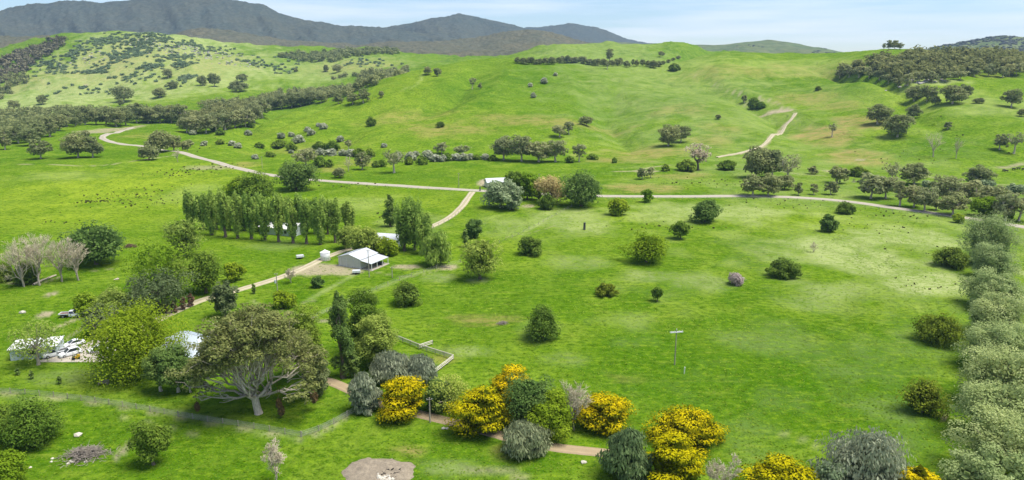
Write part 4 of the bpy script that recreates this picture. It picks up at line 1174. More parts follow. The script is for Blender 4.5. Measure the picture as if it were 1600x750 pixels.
# ------------------------------------------------------------------ middle distance: gums along the road, the creek and the slopes
MID = [
    ('gumdark', 8, 234, 208, 20, 'small gum at the left edge of the flat paddock'), ('gumdark', 64, 248, 217, 31, 'gum with forked trunk on the left flat'), ('gumdark', 122, 246, 208, 40, 'broad clump gum on the left flat, larger of two'),
    ('gumdark', 145, 246, 212, 28, 'gum joined to the right side of the broad one on the left flat'), ('gumlow', 250, 238, 203, 48, 'dark bushy tree at the bend of the road'), ('gumdark', 272, 236, 212, 26, 'dark tree right of the bushy one at the road bend'),
    ('gumlow', 233, 250, 226, 32, 'rounded tree in the paddock below the road bend'), ('gumdark', 135, 216, 203, 11, 'small tree behind the broad gum on the flat'), ('gumdark', 293, 236, 218, 18, 'small gum right of the road bend'),
    ('bare', 278, 253, 230, 14, 'thin dead tree below the road bend'),
    ('gumthin', 616, 270, 231, 38, 'white-trunked gum standing out in front of the hedge'), ('gumgrey', 478, 258, 231, 38, 'grey-brown gum above the road'), ('gumdark', 566, 265, 237, 21, 'small dark gum left of the white-trunked one'),
    ('bare', 545, 268, 243, 22, 'pale dead tree by the hedge'), ('gumlow', 530, 278, 262, 22, 'low dark bush beside the road'), ('gumthin', 545, 236, 218, 12, 'thin grey tree behind the hedge'),
    ('gumgrey', 690, 240, 222, 20, 'grey gum in the hedge line, left of two'), ('gumgrey', 723, 242, 226, 26, 'grey gum in the hedge line, right of two'),
    ('gumgrey', 787, 250, 212, 38, 'first gum from the left in the creek clump'), ('gumgrey', 815, 252, 210, 40, 'second gum in the creek clump'), ('gumgrey', 842, 253, 220, 42, 'third gum in the creek clump'),
    ('gumgrey', 868, 253, 216, 34, 'fourth gum in the creek clump'), ('gumgrey', 905, 253, 224, 20, 'lone gum just right of the creek clump'),
    ('gumgrey', 874, 214, 194, 26, 'gum on the lower hill slope, left of two'), ('gumgrey', 889, 210, 189, 16, 'slim gum touching another on the lower hill slope'), ('gumdark', 916, 196, 181, 22, 'small round gum on the hill slope'),
    ('gumdark', 1044, 228, 196, 34, 'large gum alone on the hillside, left half'), ('gumdark', 1064, 222, 195, 26, 'gum leaning on the large hillside one'), ('vasebrown', 1091, 266, 221, 40, 'brown vase-shaped leafless tree by the creek'),
    ('greenbush', 1072, 269, 250, 38, 'green creek bush in front of the brown vase-shaped tree'), ('greenbush', 1136, 267, 249, 32, 'round green bush right of the vase-shaped tree'), ('gumdark', 1003, 280, 262, 16, 'small gum by the creek bank, left of two'),
    ('gumgrey', 1017, 278, 259, 12, 'slender gum by the creek bank'), ('greenbush', 1040, 268, 257, 12, 'small green bush by the creek bank'),
    ('gumdark', 1180, 278, 230, 44, 'tall dark gum in the roadside clump, left one'), ('gumdark', 1207, 278, 232, 36, 'tall dark gum in the roadside clump, middle one'), ('gumthin', 1230, 288, 238, 44, 'white-limbed gum in the roadside clump'),
    ('gumdark', 1176, 306, 272, 36, 'gum on the roadside below the tall clump'), ('gumdark', 1200, 306, 270, 34, 'second gum on the roadside below the tall clump'), ('gumlow', 1225, 296, 272, 36, 'low scrub gum under the white-limbed one'),
    ('gumdark', 1308, 286, 259, 26, 'round gum between the road and the gully'), ('greenbush', 1340, 277, 262, 36, 'green bush right of the round gum'), ('gumlow', 1270, 272, 259, 14, 'small dark bush by the creek track'),
    ('gumdark', 1247, 305, 285, 13, 'little roadside gum, first of three'), ('gumdark', 1272, 304, 285, 12, 'little roadside gum, second of three'), ('gumdark', 1298, 304, 282, 20, 'little roadside gum, third of three'),
    ('gumgrey', 1360, 310, 270, 46, 'spreading gum beside the road bend'), ('gumgrey', 1384, 310, 272, 34, 'gum with leaning trunk beside the road bend'), ('gumthin', 1392, 290, 252, 30, 'thin pale gum behind the roadside spreading gum'),
    ('gumgrey', 1406, 322, 281, 24, 'slim gum standing at the road edge'), ('gumdark', 1428, 288, 253, 40, 'dark gum behind the roadside row'), ('gumgrey', 1428, 324, 287, 30, 'roadside gum right of the slim one'),
    ('gumgrey', 1445, 330, 290, 34, 'roadside gum with dense crown'), ('gumgrey', 1478, 318, 272, 52, 'broad gum in the right roadside wood'), ('gumgrey', 1462, 328, 308, 16, 'little gum under the roadside wood'),
    ('gumdark', 1488, 336, 300, 42, 'dark gum leaning over the road'), ('gumdark', 1527, 291, 257, 38, 'dark domed gum above the roadside wood'), ('bright', 1540, 338, 305, 42, 'bright green tree within the roadside wood'),
    ('gumgrey', 1512, 316, 280, 40, 'mid-height gum within the roadside wood'), ('gumgrey', 1552, 326, 286, 42, 'grey-brown gum on the right of the roadside wood'), ('gumgrey', 1570, 345, 300, 40, 'gum with dark trunk at the road edge on the far right'),
    ('gumgrey', 1592, 345, 298, 38, 'gum cut by the right picture edge beside the road'), ('greyleaf', 1540, 300, 281, 24, 'pale grey-green bush behind the roadside wood'), ('greyleaf', 1586, 302, 288, 30, 'silvery bush at the right edge by the creek'),
    ('greyleaf', 1447, 298, 281, 16, 'small silvery bush within the roadside wood'), ('elm', 1575, 345, 333, 16, 'yellow-green shrub below the right roadside gums'),
    ('gumdark', 1371, 194, 164, 36, 'dark gum on the right slope, left of three'), ('gumdark', 1402, 214, 177, 38, 'white-footed dark gum on the right slope'), ('gumdark', 1427, 186, 163, 20, 'round gum on the right slope, highest of three'),
    ('gumthin', 1300, 214, 191, 14, 'half-dead gum beside the brown gully'), ('bare', 1458, 245, 200, 52, 'many-stemmed pale bare tree on the right slope'), ('bare', 1494, 248, 212, 18, 'slim bare tree right of the many-stemmed one'),
    ('gumdark', 1562, 234, 208, 22, 'dark gum near the right edge of the slope'), ('gumthin', 1584, 240, 205, 30, 'grey thin gum near the right edge of the slope'), ('gumdark', 1480, 202, 189, 11, 'tiny dark tree on the pale right slope'),
    ('gumdark', 1580, 168, 139, 28, 'gum on the upper right slope'), ('gumdark', 1428, 158, 134, 26, 'gum below the wood on the right, left one'), ('gumdark', 1448, 158, 133, 26, 'gum below the wood on the right, middle one'),
    ('gumlow', 1461, 164, 150, 16, 'dark bush below the wood on the right'), ('gumdark', 1488, 162, 132, 34, 'gum with white trunk below the wood on the right'), ('gumdark', 1505, 152, 132, 24, 'gum right of the white-trunked one below the wood'),
    ('gumlow', 1530, 161, 153, 18, 'flat dark scrub on the upper right slope'), ('gumlow', 1596, 182, 170, 14, 'dark scrub at the right edge of the slope'), ('bush', 1278, 142, 135, 10, 'tiny bush alone on the upper gully slope'),
    ('greenbush', 1177, 172, 155, 20, 'green bushes beside the hill track, left one'), ('greenbush', 1189, 171, 160, 14, 'green bush beside the hill track, right one'), ('gumdark', 1163, 161, 148, 8, 'tiny dark tree above the hill track bushes'),
    ('gumdark', 1122, 186, 179, 8, 'tiny round tree on the hill face'),
    ('bush', 580, 198, 184, 21, 'dark green bush low on the big green hill'), ('bush', 689, 200, 190, 18, 'rounded bush in the brown patch of the hill'),
    ('gumdark', 668, 116, 104, 14, 'dark tree on the left shoulder of the green hill, first'), ('gumdark', 684, 119, 106, 11, 'dark tree on the left shoulder of the green hill, second'), ('gumthin', 738, 139, 121, 12, 'thin grey tree on the hill face'),
    ('gumdark', 750, 139, 130, 7, 'tiny tree beside the thin grey one on the hill face'), ('gumdark', 529, 162, 146, 18, 'dark round gum on the spur, first'), ('gumdark', 551, 163, 145, 19, 'dark round gum on the spur, second'),
    ('gumdark', 568, 161, 138, 18, 'dark taller gum on the spur'), ('gumdark', 596, 152, 142, 9, 'tiny round gum on the hill edge'), ('gumdark', 502, 160, 144, 18, 'gum at the end of the valley trees'),
    ('gumdark', 952, 97, 76, 12, 'tall tree in the ridge-top tree line'), ('gumthin', 949, 108, 96, 9, 'pale dead tree below the ridge tree line'), ('gumdark', 1033, 89, 80, 10, 'lone round tree on the far green ridge'),
    ('bush', 1053, 112, 101, 21, 'dark bush clump at the saddle of the ridge'),
    ('gumdark', 1381, 73, 64, 6, 'leftmost small tree on the bald hilltop'), ('gumdark', 1389, 74, 60, 10, 'tree on the bald hilltop, second from left'), ('gumdark', 1398, 75, 61, 11, 'tree on the bald hilltop, third from left'), ('gumdark', 1406, 75, 65, 8, 'rightmost tree on the bald hilltop'),
    ('gumdark', 193, 160, 135, 30, 'clump tree at the foot of the rocky hill'), ('gumdark', 67, 163, 148, 15, 'round tree at the foot of the rocky hill, far left'), ('gumdark', 22, 172, 156, 16, 'tree at the left edge of the rocky hill foot'),
    ('gumdark', 189, 166, 155, 9, 'small tree below the clump at the rocky hill foot'), ('gumgrey', 263, 122, 107, 16, 'grey tree on the side of the rocky hill'), ('gumdark', 250, 152, 138, 20, 'tree at the right foot of the rocky hill'),
    ('gumdark', 270, 138, 127, 15, 'tree above the right foot of the rocky hill'), ('gumdark', 317, 134, 119, 16, 'dark tree in the valley pasture, left of two'), ('gumdark', 335, 135, 114, 18, 'dark tree in the valley pasture, right of two'),
    ('gumlow', 370, 143, 127, 32, 'broad dark clump in the valley pasture'), ('gumlow', 379, 127, 115, 20, 'flat-topped tree above the broad valley clump'), ('gumgrey', 527, 113, 101, 17, 'grey tree in the far valley meadow'),
    ('gumdark', 510, 112, 101, 9, 'dark tree beside the grey one in the far meadow'), ('gumdark', 462, 112, 106, 8, 'tiny tree in the far valley meadow'),
]
for a in MID:
    tree(*a)
# tree line along the ridge, hedges and hawthorn in flower
for i in range(24):
    x = 811 + i * 6.9 + (i * 37 % 5) - 2
    y = 96 + 2.2 * math.sin(i * 0.4) + i * 0.12
    tree('gumlow', x, y + 3, y - 6 - (i * 13 % 4), 10 + (i * 7 % 5), 'dark tree in the line along the ridge top', group='ridge tree line')
for x, y, w, h in ((979, 105, 11, 10), (989, 102, 6, 9), (995, 103, 8, 9), (1004, 103, 10, 10), (1013, 104, 10, 9), (1021, 106, 13, 12), (1029, 104, 10, 8), (1036, 101, 8, 6), (1044, 98, 8, 5), (1052, 95, 8, 5), (1060, 92, 8, 5)):
    tree('gumlow', x, y, y - h, w, 'dark tree in the broken row at the ridge saddle', group='saddle trees')
HAW = [(440, 217, 9, 12), (455, 214, 7, 9), (481, 206, 8, 9), (486, 212, 9, 13), (498, 198, 6, 8), (506, 202, 9, 12), (532, 222, 10, 11), (467, 224, 12, 16), (500, 243, 11, 16), (518, 244, 12, 19), (536, 244, 10, 14),
       (550, 245, 12, 18), (600, 231, 7, 8), (642, 252, 14, 16), (668, 250, 16, 18), (679, 253, 12, 16), (692, 253, 11, 15), (712, 251, 11, 17), (724, 252, 12, 17), (735, 250, 10, 14), (758, 250, 10, 13), (388, 212, 8, 10),
       (372, 232, 9, 12), (362, 228, 8, 11), (399, 249, 8, 9), (455, 240, 6, 8), (829, 136, 6, 7), (850, 131, 8, 10), (868, 119, 5, 6), (833, 153, 8, 8), (301, 211, 8, 10), (320, 228, 8, 10), (622, 248, 10, 14), (650, 245, 9, 12)]
for x, y, h, w in HAW:
    tree('haw', x, y, y - h, w, 'white-flowering hawthorn bush scattered on the lower green slope', group='flowering hawthorns')
for x, y, h, w in ((437, 233, 14, 26), (455, 236, 13, 18), (500, 236, 15, 26), (520, 238, 17, 26), (562, 247, 16, 24), (578, 246, 14, 16), (588, 262, 10, 12), (597, 261, 12, 14), (660, 258, 14, 18), (640, 258, 13, 14), (406, 232, 9, 16), (425, 246, 9, 12),
                   (420, 245, 8, 10), (345, 226, 9, 14), (345, 212, 10, 16), (335, 206, 9, 12), (392, 200, 10, 14), (500, 262, 18, 20), (515, 262, 12, 12), (890, 255, 12, 16), (926, 250, 10, 18), (960, 255, 9, 8), (700, 252, 12, 12), (745, 250, 9, 14), (770, 252, 10, 16)):
    tree('greenbush', x, y, y - h, w, 'low green bush in the hedge along the creek', group='creek hedge bushes')
# ------------------------------------------------------------------ woods that read as one mass
_ph = (1 + 5 ** 0.5) / 2
ICO_V = unit(np.array([(-1, _ph, 0), (1, _ph, 0), (-1, -_ph, 0), (1, -_ph, 0), (0, -1, _ph), (0, 1, _ph), (0, -1, -_ph), (0, 1, -_ph), (_ph, 0, -1), (_ph, 0, 1), (-_ph, 0, -1), (-_ph, 0, 1)], float))
ICO_F = np.array([(0, 11, 5), (0, 5, 1), (0, 1, 7), (0, 7, 10), (0, 10, 11), (1, 5, 9), (5, 11, 4), (11, 10, 2), (10, 7, 6), (7, 1, 8), (3, 9, 4), (3, 4, 2), (3, 2, 6), (3, 6, 8), (3, 8, 9), (4, 9, 5), (2, 4, 11), (6, 2, 10), (8, 6, 7), (9, 8, 1)])
def canopy(name, pts, rad, mat, seed, label, cat, tall=0.34):
    """a closed tree canopy: one uneven crown per point"""
    rng = np.random.RandomState(seed)
    n = len(pts)
    r = rad * (0.6 + 0.8 * rng.rand(n))
    J = ICO_V[None] * (0.72 + 0.56 * rng.rand(n, 12, 1))
    a = rng.rand(n) * 6.28
    x = J[..., 0] * np.cos(a)[:, None] - J[..., 1] * np.sin(a)[:, None]
    y = J[..., 0] * np.sin(a)[:, None] + J[..., 1] * np.cos(a)[:, None]
    V = np.stack([x * r[:, None], y * r[:, None], J[..., 2] * r[:, None] * tall], -1) + (pts + np.stack([0 * r, 0 * r, r * 0.10], -1))[:, None]
    F = (ICO_F[None] + (np.arange(n) * 12)[:, None, None]).reshape(-1, 3)
    t = 0.3 + np.repeat(rng.rand(n), 20) * 0.35 + 0.1 * rng.rand(n * 20)
    return tag(link(name, mesh_np(name, V.reshape(-1, 3), F, mat, True, fattr={'tint': t})), label, cat, kind='stuff')
def on_ridge(P, n, seed, v0=0.0, v1=1.0, u0=0.0, u1=1.0, n_front=None, dens=None):
    rng = np.random.RandomState(seed)
    a, b = P.shape[:2]
    nv = a - 9
    out = []
    tv = (v0 + (v1 - v0) * rng.rand(n)) * (nv - 1)
    tu = (u0 + (u1 - u0) * rng.rand(n)) * (b - 1)
    i, j = np.minimum(tv.astype(int), a - 2), np.minimum(tu.astype(int), b - 2)
    f, g = (tv - i)[:, None], (tu - j)[:, None]
    return (P[i, j] * (1 - f) * (1 - g) + P[i + 1, j] * f * (1 - g) + P[i, j + 1] * (1 - f) * g + P[i + 1, j + 1] * f * g)
LM_MT = leaf_mat('mountain_canopy', (0.088, 0.098, 0.078), (0.100, 0.106, 0.084), (0.114, 0.116, 0.092), 0.15)
LM_FT = leaf_mat('foothill_canopy', (0.155, 0.148, 0.088), (0.200, 0.184, 0.112), (0.260, 0.230, 0.145), 0.15)
def canopy_sheet(key, nu, nv, grain, amp, mat, seed, label, lift=3.0):
    """closed forest over a whole mountainside: one continuous uneven canopy"""
    P = MOUNT[key][2][1:]
    a, b = P.shape[:2]
    tv, tu = np.linspace(0, a - 9 + 2, nv), np.linspace(0, b - 1, nu)
    i, j = np.minimum(tv.astype(int), a - 2), np.minimum(tu.astype(int), b - 2)
    f, g = (tv - i)[:, None, None], (tu - j)[None, :, None]
    Q = P[i][:, j] * (1 - f) * (1 - g) + P[i + 1][:, j] * f * (1 - g) + P[i][:, j + 1] * (1 - f) * g + P[i + 1][:, j + 1] * f * g
    X, Y = Q[..., 0], Q[..., 1]
    rng = np.random.RandomState(seed)
    n = vnoise(X / grain + seed, Y / grain, seed) + 0.6 * vnoise(X / (grain * 2.3), Y / (grain * 2.3) + 9, seed + 1) + 0.25 * rng.rand(*X.shape)
    Z = Q[..., 2] + lift + amp * (n - 0.9) * 1.15 + 1.6 * amp * (fbm(X / 140 + seed, Y / 140, 3, seed + 2) - 0.5)
    Z[0] -= 60
    V = np.stack([X, Y, Z], -1).reshape(-1, 3)
    jj = np.arange(nu * nv).reshape(nv, nu)
    F = np.stack([jj[:-1, :-1], jj[:-1, 1:], jj[1:, 1:], jj[1:, :-1]], -1).reshape(-1, 4)
    return tag(link('forest', mesh_np('forest', V, F, mat, True)), label, 'forest', kind='stuff')
canopy_sheet('left', 620, 110, 13, 5.0, M_FOREST, 1, 'grey-blue eucalypt forest covering the highest mountain on the left')
canopy_sheet('peak', 300, 80, 14, 5.5, M_FOREST, 2, 'dark forest on the pointed mountain right of the highest one')
canopy_sheet('far', 200, 60, 16, 5.5, M_FOREST, 3, 'blue forest on the farthest long mountain in the centre')
canopy_sheet('foot', 460, 80, 10, 5.0, M_FOOT, 4, 'brownish forest on the foothills in front of the mountains')
canopy_sheet('flank', 260, 60, 9, 5.0, M_FOOT, 5, 'brown forest behind the left shoulder of the rocky hill')
# woods on the far hill at the right and a few dark patches on the pale far hills
P = on_ridge(HILLS['wooded'][2], 2600, 6, 0.15, 1.0, 0.05, 0.75)
k = fbm(P[:, 0] / 200, P[:, 1] / 200, 3, 2) + 0.25 * (np.abs(P[:, 0] / P[:, 1] - 0.66) < 0.07)
canopy('forest', P[k > 0.58], 7.0, LM_MT, 6, 'dark wood on the pale far hill at the right edge', 'forest')
P = on_ridge(HILLS['pale'][2], 1500, 7, 0.05, 0.9)
k = fbm(P[:, 0] / 160, P[:, 1] / 160, 3, 3)
canopy('forest', P[k > 0.60], 7.0, LM_MT, 7, 'scattered dark wood on the pale far hills right of the mountains', 'forest')

def inside(poly, P):
    x, y = P[:, 0], P[:, 1]
    c = np.zeros(len(P), bool)
    n = len(poly)
    for i in range(n):
        x0, y0 = poly[i]; x1, y1 = poly[(i + 1) % n]
        t = ((y0 > y) != (y1 > y)) & (x < (x1 - x0) * (y - y0) / (y1 - y0 + 1e-12) + x0)
        c ^= t
    return c
def poly_points(poly_px, spacing, seed):
    """evenly jittered points over a patch of land outlined in the photograph"""
    W = np.array([W2(*p) for p in poly_px])
    rng = np.random.RandomState(seed)
    lo, hi = W.min(0), W.max(0)
    xs = np.arange(lo[0], hi[0], spacing); ys = np.arange(lo[1], hi[1], spacing)
    G = np.stack(np.meshgrid(xs, ys), -1).reshape(-1, 2)
    G = G + (rng.rand(*G.shape) - 0.5) * spacing * 1.1
    G = G[inside(W, G)]
    return np.array([(a, b, anyz(a, b)) for a, b in G]) if len(G) else np.zeros((0, 3))
def wood(name, pts, Wt, Ht, mat, seed, label, leaf, nleaf=110, cat='forest', trunks=True):
    """many small gums joined: leaf clumps on forked stems"""
    rng = np.random.RandomState(seed)
    protos = []
    for k in range(4):
        C = crown_points(rng, 11, Wt * 0.85, Ht * 0.22, Ht * 0.88, SH['ball'], 0.8)
        RD = np.stack([np.full(11, Wt * 0.22), np.full(11, Wt * 0.22), np.full(11, Wt * 0.18)], -1) * (0.7 + 0.6 * rng.rand(11, 1))
        V, F, t = clump_leaves(C, RD, nleaf, leaf, rng, 'shell', 0.3, 0.5, 1.3)
        protos.append((V, F, t))
    tv, tf = tubes([(np.array([(0, 0, -1.0), (0.2, 0, Ht * 0.3), (0.5, 0.2, Ht * 0.6)]), np.array([0.35, 0.26, 0.12])), (np.array([(0.2, 0, Ht * 0.28), (-0.9, 0.4, Ht * 0.6)]), np.array([0.2, 0.1]))], 4)
    Vs, Fs, Ts, o, TV, TF, to = [], [], [], 0, [], [], 0
    for p in pts:
        V, F, t = protos[rng.randint(4)]
        a, s, h = rng.rand() * 6.28, 0.65 + 0.7 * rng.rand(), 0.75 + 0.5 * rng.rand()
        ca, sa = math.cos(a), math.sin(a)
        Vr = np.stack([(V[:, 0] * ca - V[:, 1] * sa) * s, (V[:, 0] * sa + V[:, 1] * ca) * s, V[:, 2] * h], -1) + p
        Vs.append(Vr); Fs.append(F + o); o += len(V)
        Ts.append(np.clip(t * 0.6 + 0.55 * (rng.rand() - 0.2), 0, 1))
        Vt = np.stack([(tv[:, 0] * ca - tv[:, 1] * sa) * s, (tv[:, 0] * sa + tv[:, 1] * ca) * s, tv[:, 2] * h], -1) + p
        TV.append(Vt); TF.append(tf + to); to += len(tv)
    V = np.concatenate(Vs + TV); F = np.concatenate(Fs + [f + o for f in TF])
    nl = sum(len(f) for f in Fs); nt_ = len(F) - nl
    me = mesh_np(name, V, F, None, False, mats=[mat, BK_WHITE()], midx=np.concatenate([np.zeros(nl), np.ones(nt_)]), fattr={'tint': np.concatenate(Ts + [np.zeros(nt_)])})
    return tag(link(name, me), label, cat, kind='stuff')
LM_GD = leaf_mat("foliage_gumdark", *FOL['gumdark']); LM_GG = leaf_mat("foliage_gum", *FOL['gum'])
LM_SC = leaf_mat("foliage_scrub", (0.120, 0.190, 0.098), (0.175, 0.250, 0.130), (0.240, 0.305, 0.165))
wood('forest', poly_points([(1306, 121), (1312, 112), (1345, 101), (1400, 92), (1440, 86), (1530, 88), (1600, 93), (1680, 96), (1680, 114), (1600, 112), (1565, 119), (1540, 115), (1500, 122), (1450, 126), (1405, 133), (1390, 126), (1360, 119)], 9.5, 1),
     12, 10.5, LM_GG, 11, 'olive-brown gum wood on the upper right hillside', 2.2, 90)
wood('forest', poly_points([(-60, 216), (-60, 182), (0, 180), (90, 176), (190, 177), (290, 181), (298, 188), (190, 190), (112, 194), (84, 210), (48, 224)], 11, 2), 13, 11, LM_GD, 12, 'dark gum belt across the valley floor on the left', 1.9, 85)
wood('forest', poly_points([(288, 204), (300, 184), (360, 170), (404, 166), (412, 178), (392, 194), (340, 204)], 10, 3), 13, 11, LM_GG, 13, 'brownish gum wood at the foot of the green spur', 1.9, 85)
wood('forest', poly_points([(296, 168), (370, 161), (430, 148), (500, 142), (560, 133), (600, 126), (580, 138), (520, 152), (470, 163), (430, 170), (400, 172)], 12, 4), 12, 10, LM_GD, 14, 'dark belt of trees running up the middle valley', 1.9, 110)
wood('forest', poly_points([(430, 88), (480, 85), (560, 81), (622, 81), (622, 87), (545, 90), (510, 100), (480, 97)], 13, 5), 14, 10, LM_GD, 15, 'dark strip of trees in the far meadow under the foothills', 2.8, 60)
wood('forest', poly_points([(505, 126), (560, 118), (620, 111), (640, 108), (630, 116), (570, 128)], 12, 6), 11, 9, LM_GD, 16, 'short row of dark trees beyond the green spur', 2.2, 80)
wood('forest', poly_points([(-60, 110), (0, 96), (30, 82), (70, 66), (108, 57), (95, 76), (60, 97), (20, 126), (-60, 150)], 11, 7), 12, 9, leaf_mat('foothill_canopy', 0, 0, 0), 17, 'brown wood on the left flank of the rocky hill', 2.8, 50)
wood('forest', poly_points([(-60, 150), (0, 122), (40, 118), (48, 128), (20, 138), (-60, 165)], 12, 8), 11, 8, LM_GD, 18, 'dark trees at the left foot of the rocky hill', 2.4, 60)
# scrub and boulders over the rocky hill
rs = np.random.RandomState(9)
sp = []
for px, py, rx, ry, n in [(165, 66, 42, 9, 150), (215, 76, 32, 14, 150), (195, 88, 28, 9, 110), (240, 60, 34, 8, 70), (150, 112, 24, 5, 60), (236, 105, 22, 4, 40), (275, 90, 26, 8, 70), (285, 100, 16, 4, 30), (120, 82, 26, 8, 50), (90, 106, 30, 8, 40),
                          (210, 120, 60, 14, 40), (300, 72, 26, 7, 50), (290, 122, 14, 5, 30), (70, 100, 18, 6, 30), (335, 80, 36, 8, 40), (395, 98, 24, 7, 30), (470, 92, 40, 8, 30), (570, 98, 50, 6, 40), (130, 140, 60, 10, 25), (440, 108, 30, 8, 20)]:
    c, A, B = ellipse(px, py, rx, ry)
    d = rs.normal(size=(n, 2)) * 0.5
    q = c + d * np.array([A, B])
    sp += [(a, b, anyz(a, b)) for a, b in q]
wood('scrub', np.array(sp), 8.5, 2.4, LM_SC, 19, 'dark green scrub scattered over the rocky hill', 2.2, 34, 'scrub')
def stones(name, pts, size, seed, label, mat):
    rng = np.random.RandomState(seed)
    n = len(pts)
    r = size * (0.5 + rng.rand(n))
    J = ICO_V[None] * (0.7 + 0.6 * rng.rand(n, 12, 1)) * np.array([1.2, 1.0, 0.6])
    V = J * r[:, None, None] + (pts + np.stack([0 * r, 0 * r, 0.15 * r], -1))[:, None]
    F = (ICO_F[None] + (np.arange(n) * 12)[:, None, None]).reshape(-1, 3)
    return tag(link(name, mesh_np(name, V.reshape(-1, 3), F, mat)), label, 'rocks', kind='stuff')
M_ROCK = plain("granite", (0.420, 0.400, 0.360), 0.9, var=0.4, scale=0.8)
rk = []
for px, py, rx, ry, n in [(290, 75, 40, 8, 90), (330, 88, 40, 8, 60), (230, 66, 40, 8, 50), (380, 100, 30, 6, 40), (150, 88, 50, 10, 40), (1180, 78, 30, 3, 20), (1440, 128, 40, 3, 25)]:
    c, A, B = ellipse(px, py, rx, ry)
    q = c + rs.normal(size=(n, 2)) * 0.5 * np.array([A, B])
    rk += [(a, b, anyz(a, b)) for a, b in q]
stones('boulders', np.array(rk), 1.8, 3, 'pale boulders strewn over the rocky hill', M_ROCK)
# rush tussocks in the pastures
tp = []
for px, py, rx, ry, n in [(205, 305, 90, 14, 90), (285, 270, 70, 8, 50), (240, 318, 60, 8, 36), (150, 315, 30, 3, 45), (90, 350, 60, 5, 16), (340, 262, 40, 6, 30), (1390, 335, 60, 8, 26), (1230, 320, 70, 8, 26), (1450, 445, 40, 14, 16), (1050, 355, 60, 8, 26),
                          (1390, 355, 60, 8, 18), (1450, 395, 60, 16, 10), (420, 235, 60, 12, 30), (560, 290, 60, 5, 20), (620, 340, 60, 10, 16), (880, 290, 60, 6, 20), (1100, 285, 80, 8, 40), (1430, 240, 110, 24, 20), (1550, 220, 60, 30, 12)]:
    c, A, B = ellipse(px, py, rx, ry)
    q = c + rs.normal(size=(n, 2)) * 0.5 * np.array([A, B])
    tp += [(a, b, ground(a, b)) for a, b in q]
def tussocks(pts):
    rng = np.random.RandomState(3)
    n = len(pts)
    m = 9
    c = np.repeat(pts, m, 0)
    s = np.repeat(0.35 + 0.5 * rng.rand(n) ** 2, m) * np.interp(c[:, 1], [200, 400, 900], [0.45, 0.75, 1.1])
    a = rng.rand(n * m) * 6.28
    d = np.stack([np.cos(a), np.sin(a), 0.8 + 0.8 * rng.rand(n * m)], -1)
    V, F = leaves(c + d * s[:, None] * 0.5, np.stack([-np.sin(a), np.cos(a), 0 * a], -1) + 0.4 * rng.normal(size=(n * m, 3)), d, s, rng, 1.6)
    return tag(link('grass_tussocks', mesh_np('grass_tussocks', V, F, leaf_mat('foliage_rush', (0.085, 0.092, 0.030), (0.125, 0.125, 0.044), (0.185, 0.170, 0.075)), fattr={'tint': rng.rand(n * m)})),
               'dark rush tussocks dotted through the pastures', 'tussocks', kind='stuff')
tussocks(np.array(tp))
# single gums along the near edges of the belts
for i, (x, y) in enumerate([(12, 222), (30, 224), (48, 228), (62, 222), (78, 214), (92, 204), (104, 198), (118, 197), (133, 195), (150, 194), (166, 194), (182, 198), (197, 196), (214, 192), (232, 192), (250, 192), (268, 192), (284, 193)]):
    tree('gumdark', x, y, y - 24 - (i * 11 % 9), 22 + (i * 7 % 9), 'dark gum on the near edge of the valley-floor belt', group='valley belt gums')
for i, (x, y) in enumerate([(292, 207), (306, 208), (322, 208), (338, 206), (352, 203), (368, 200), (384, 198), (398, 192), (410, 184)]):
    tree('gumgrey', x, y, y - 26 - (i * 11 % 9), 24 + (i * 7 % 9), 'brownish gum on the near edge of the wood under the green spur', group='spur wood gums')
for i, (x, y) in enumerate([(424, 172), (440, 170), (456, 168), (470, 166), (484, 162)]):
    tree('gumdark', x, y, y - 18 - (i * 11 % 6), 20 + (i * 7 % 6), 'dark gum at the spur end of the middle valley belt', group='valley end gums')
for i, (x, y) in enumerate([(1312, 122), (1326, 121), (1342, 121), (1358, 122), (1374, 125), (1388, 130), (1402, 135), (1418, 134), (1436, 129), (1456, 129), (1478, 127), (1500, 125), (1522, 120), (1545, 119), (1566, 121), (1588, 117)]):
    tree('gumgrey', x, y, y - 14 - (i * 11 % 6), 17 + (i * 7 % 6), 'gum on the lower edge of the hillside wood', group='hillside wood edge gums')

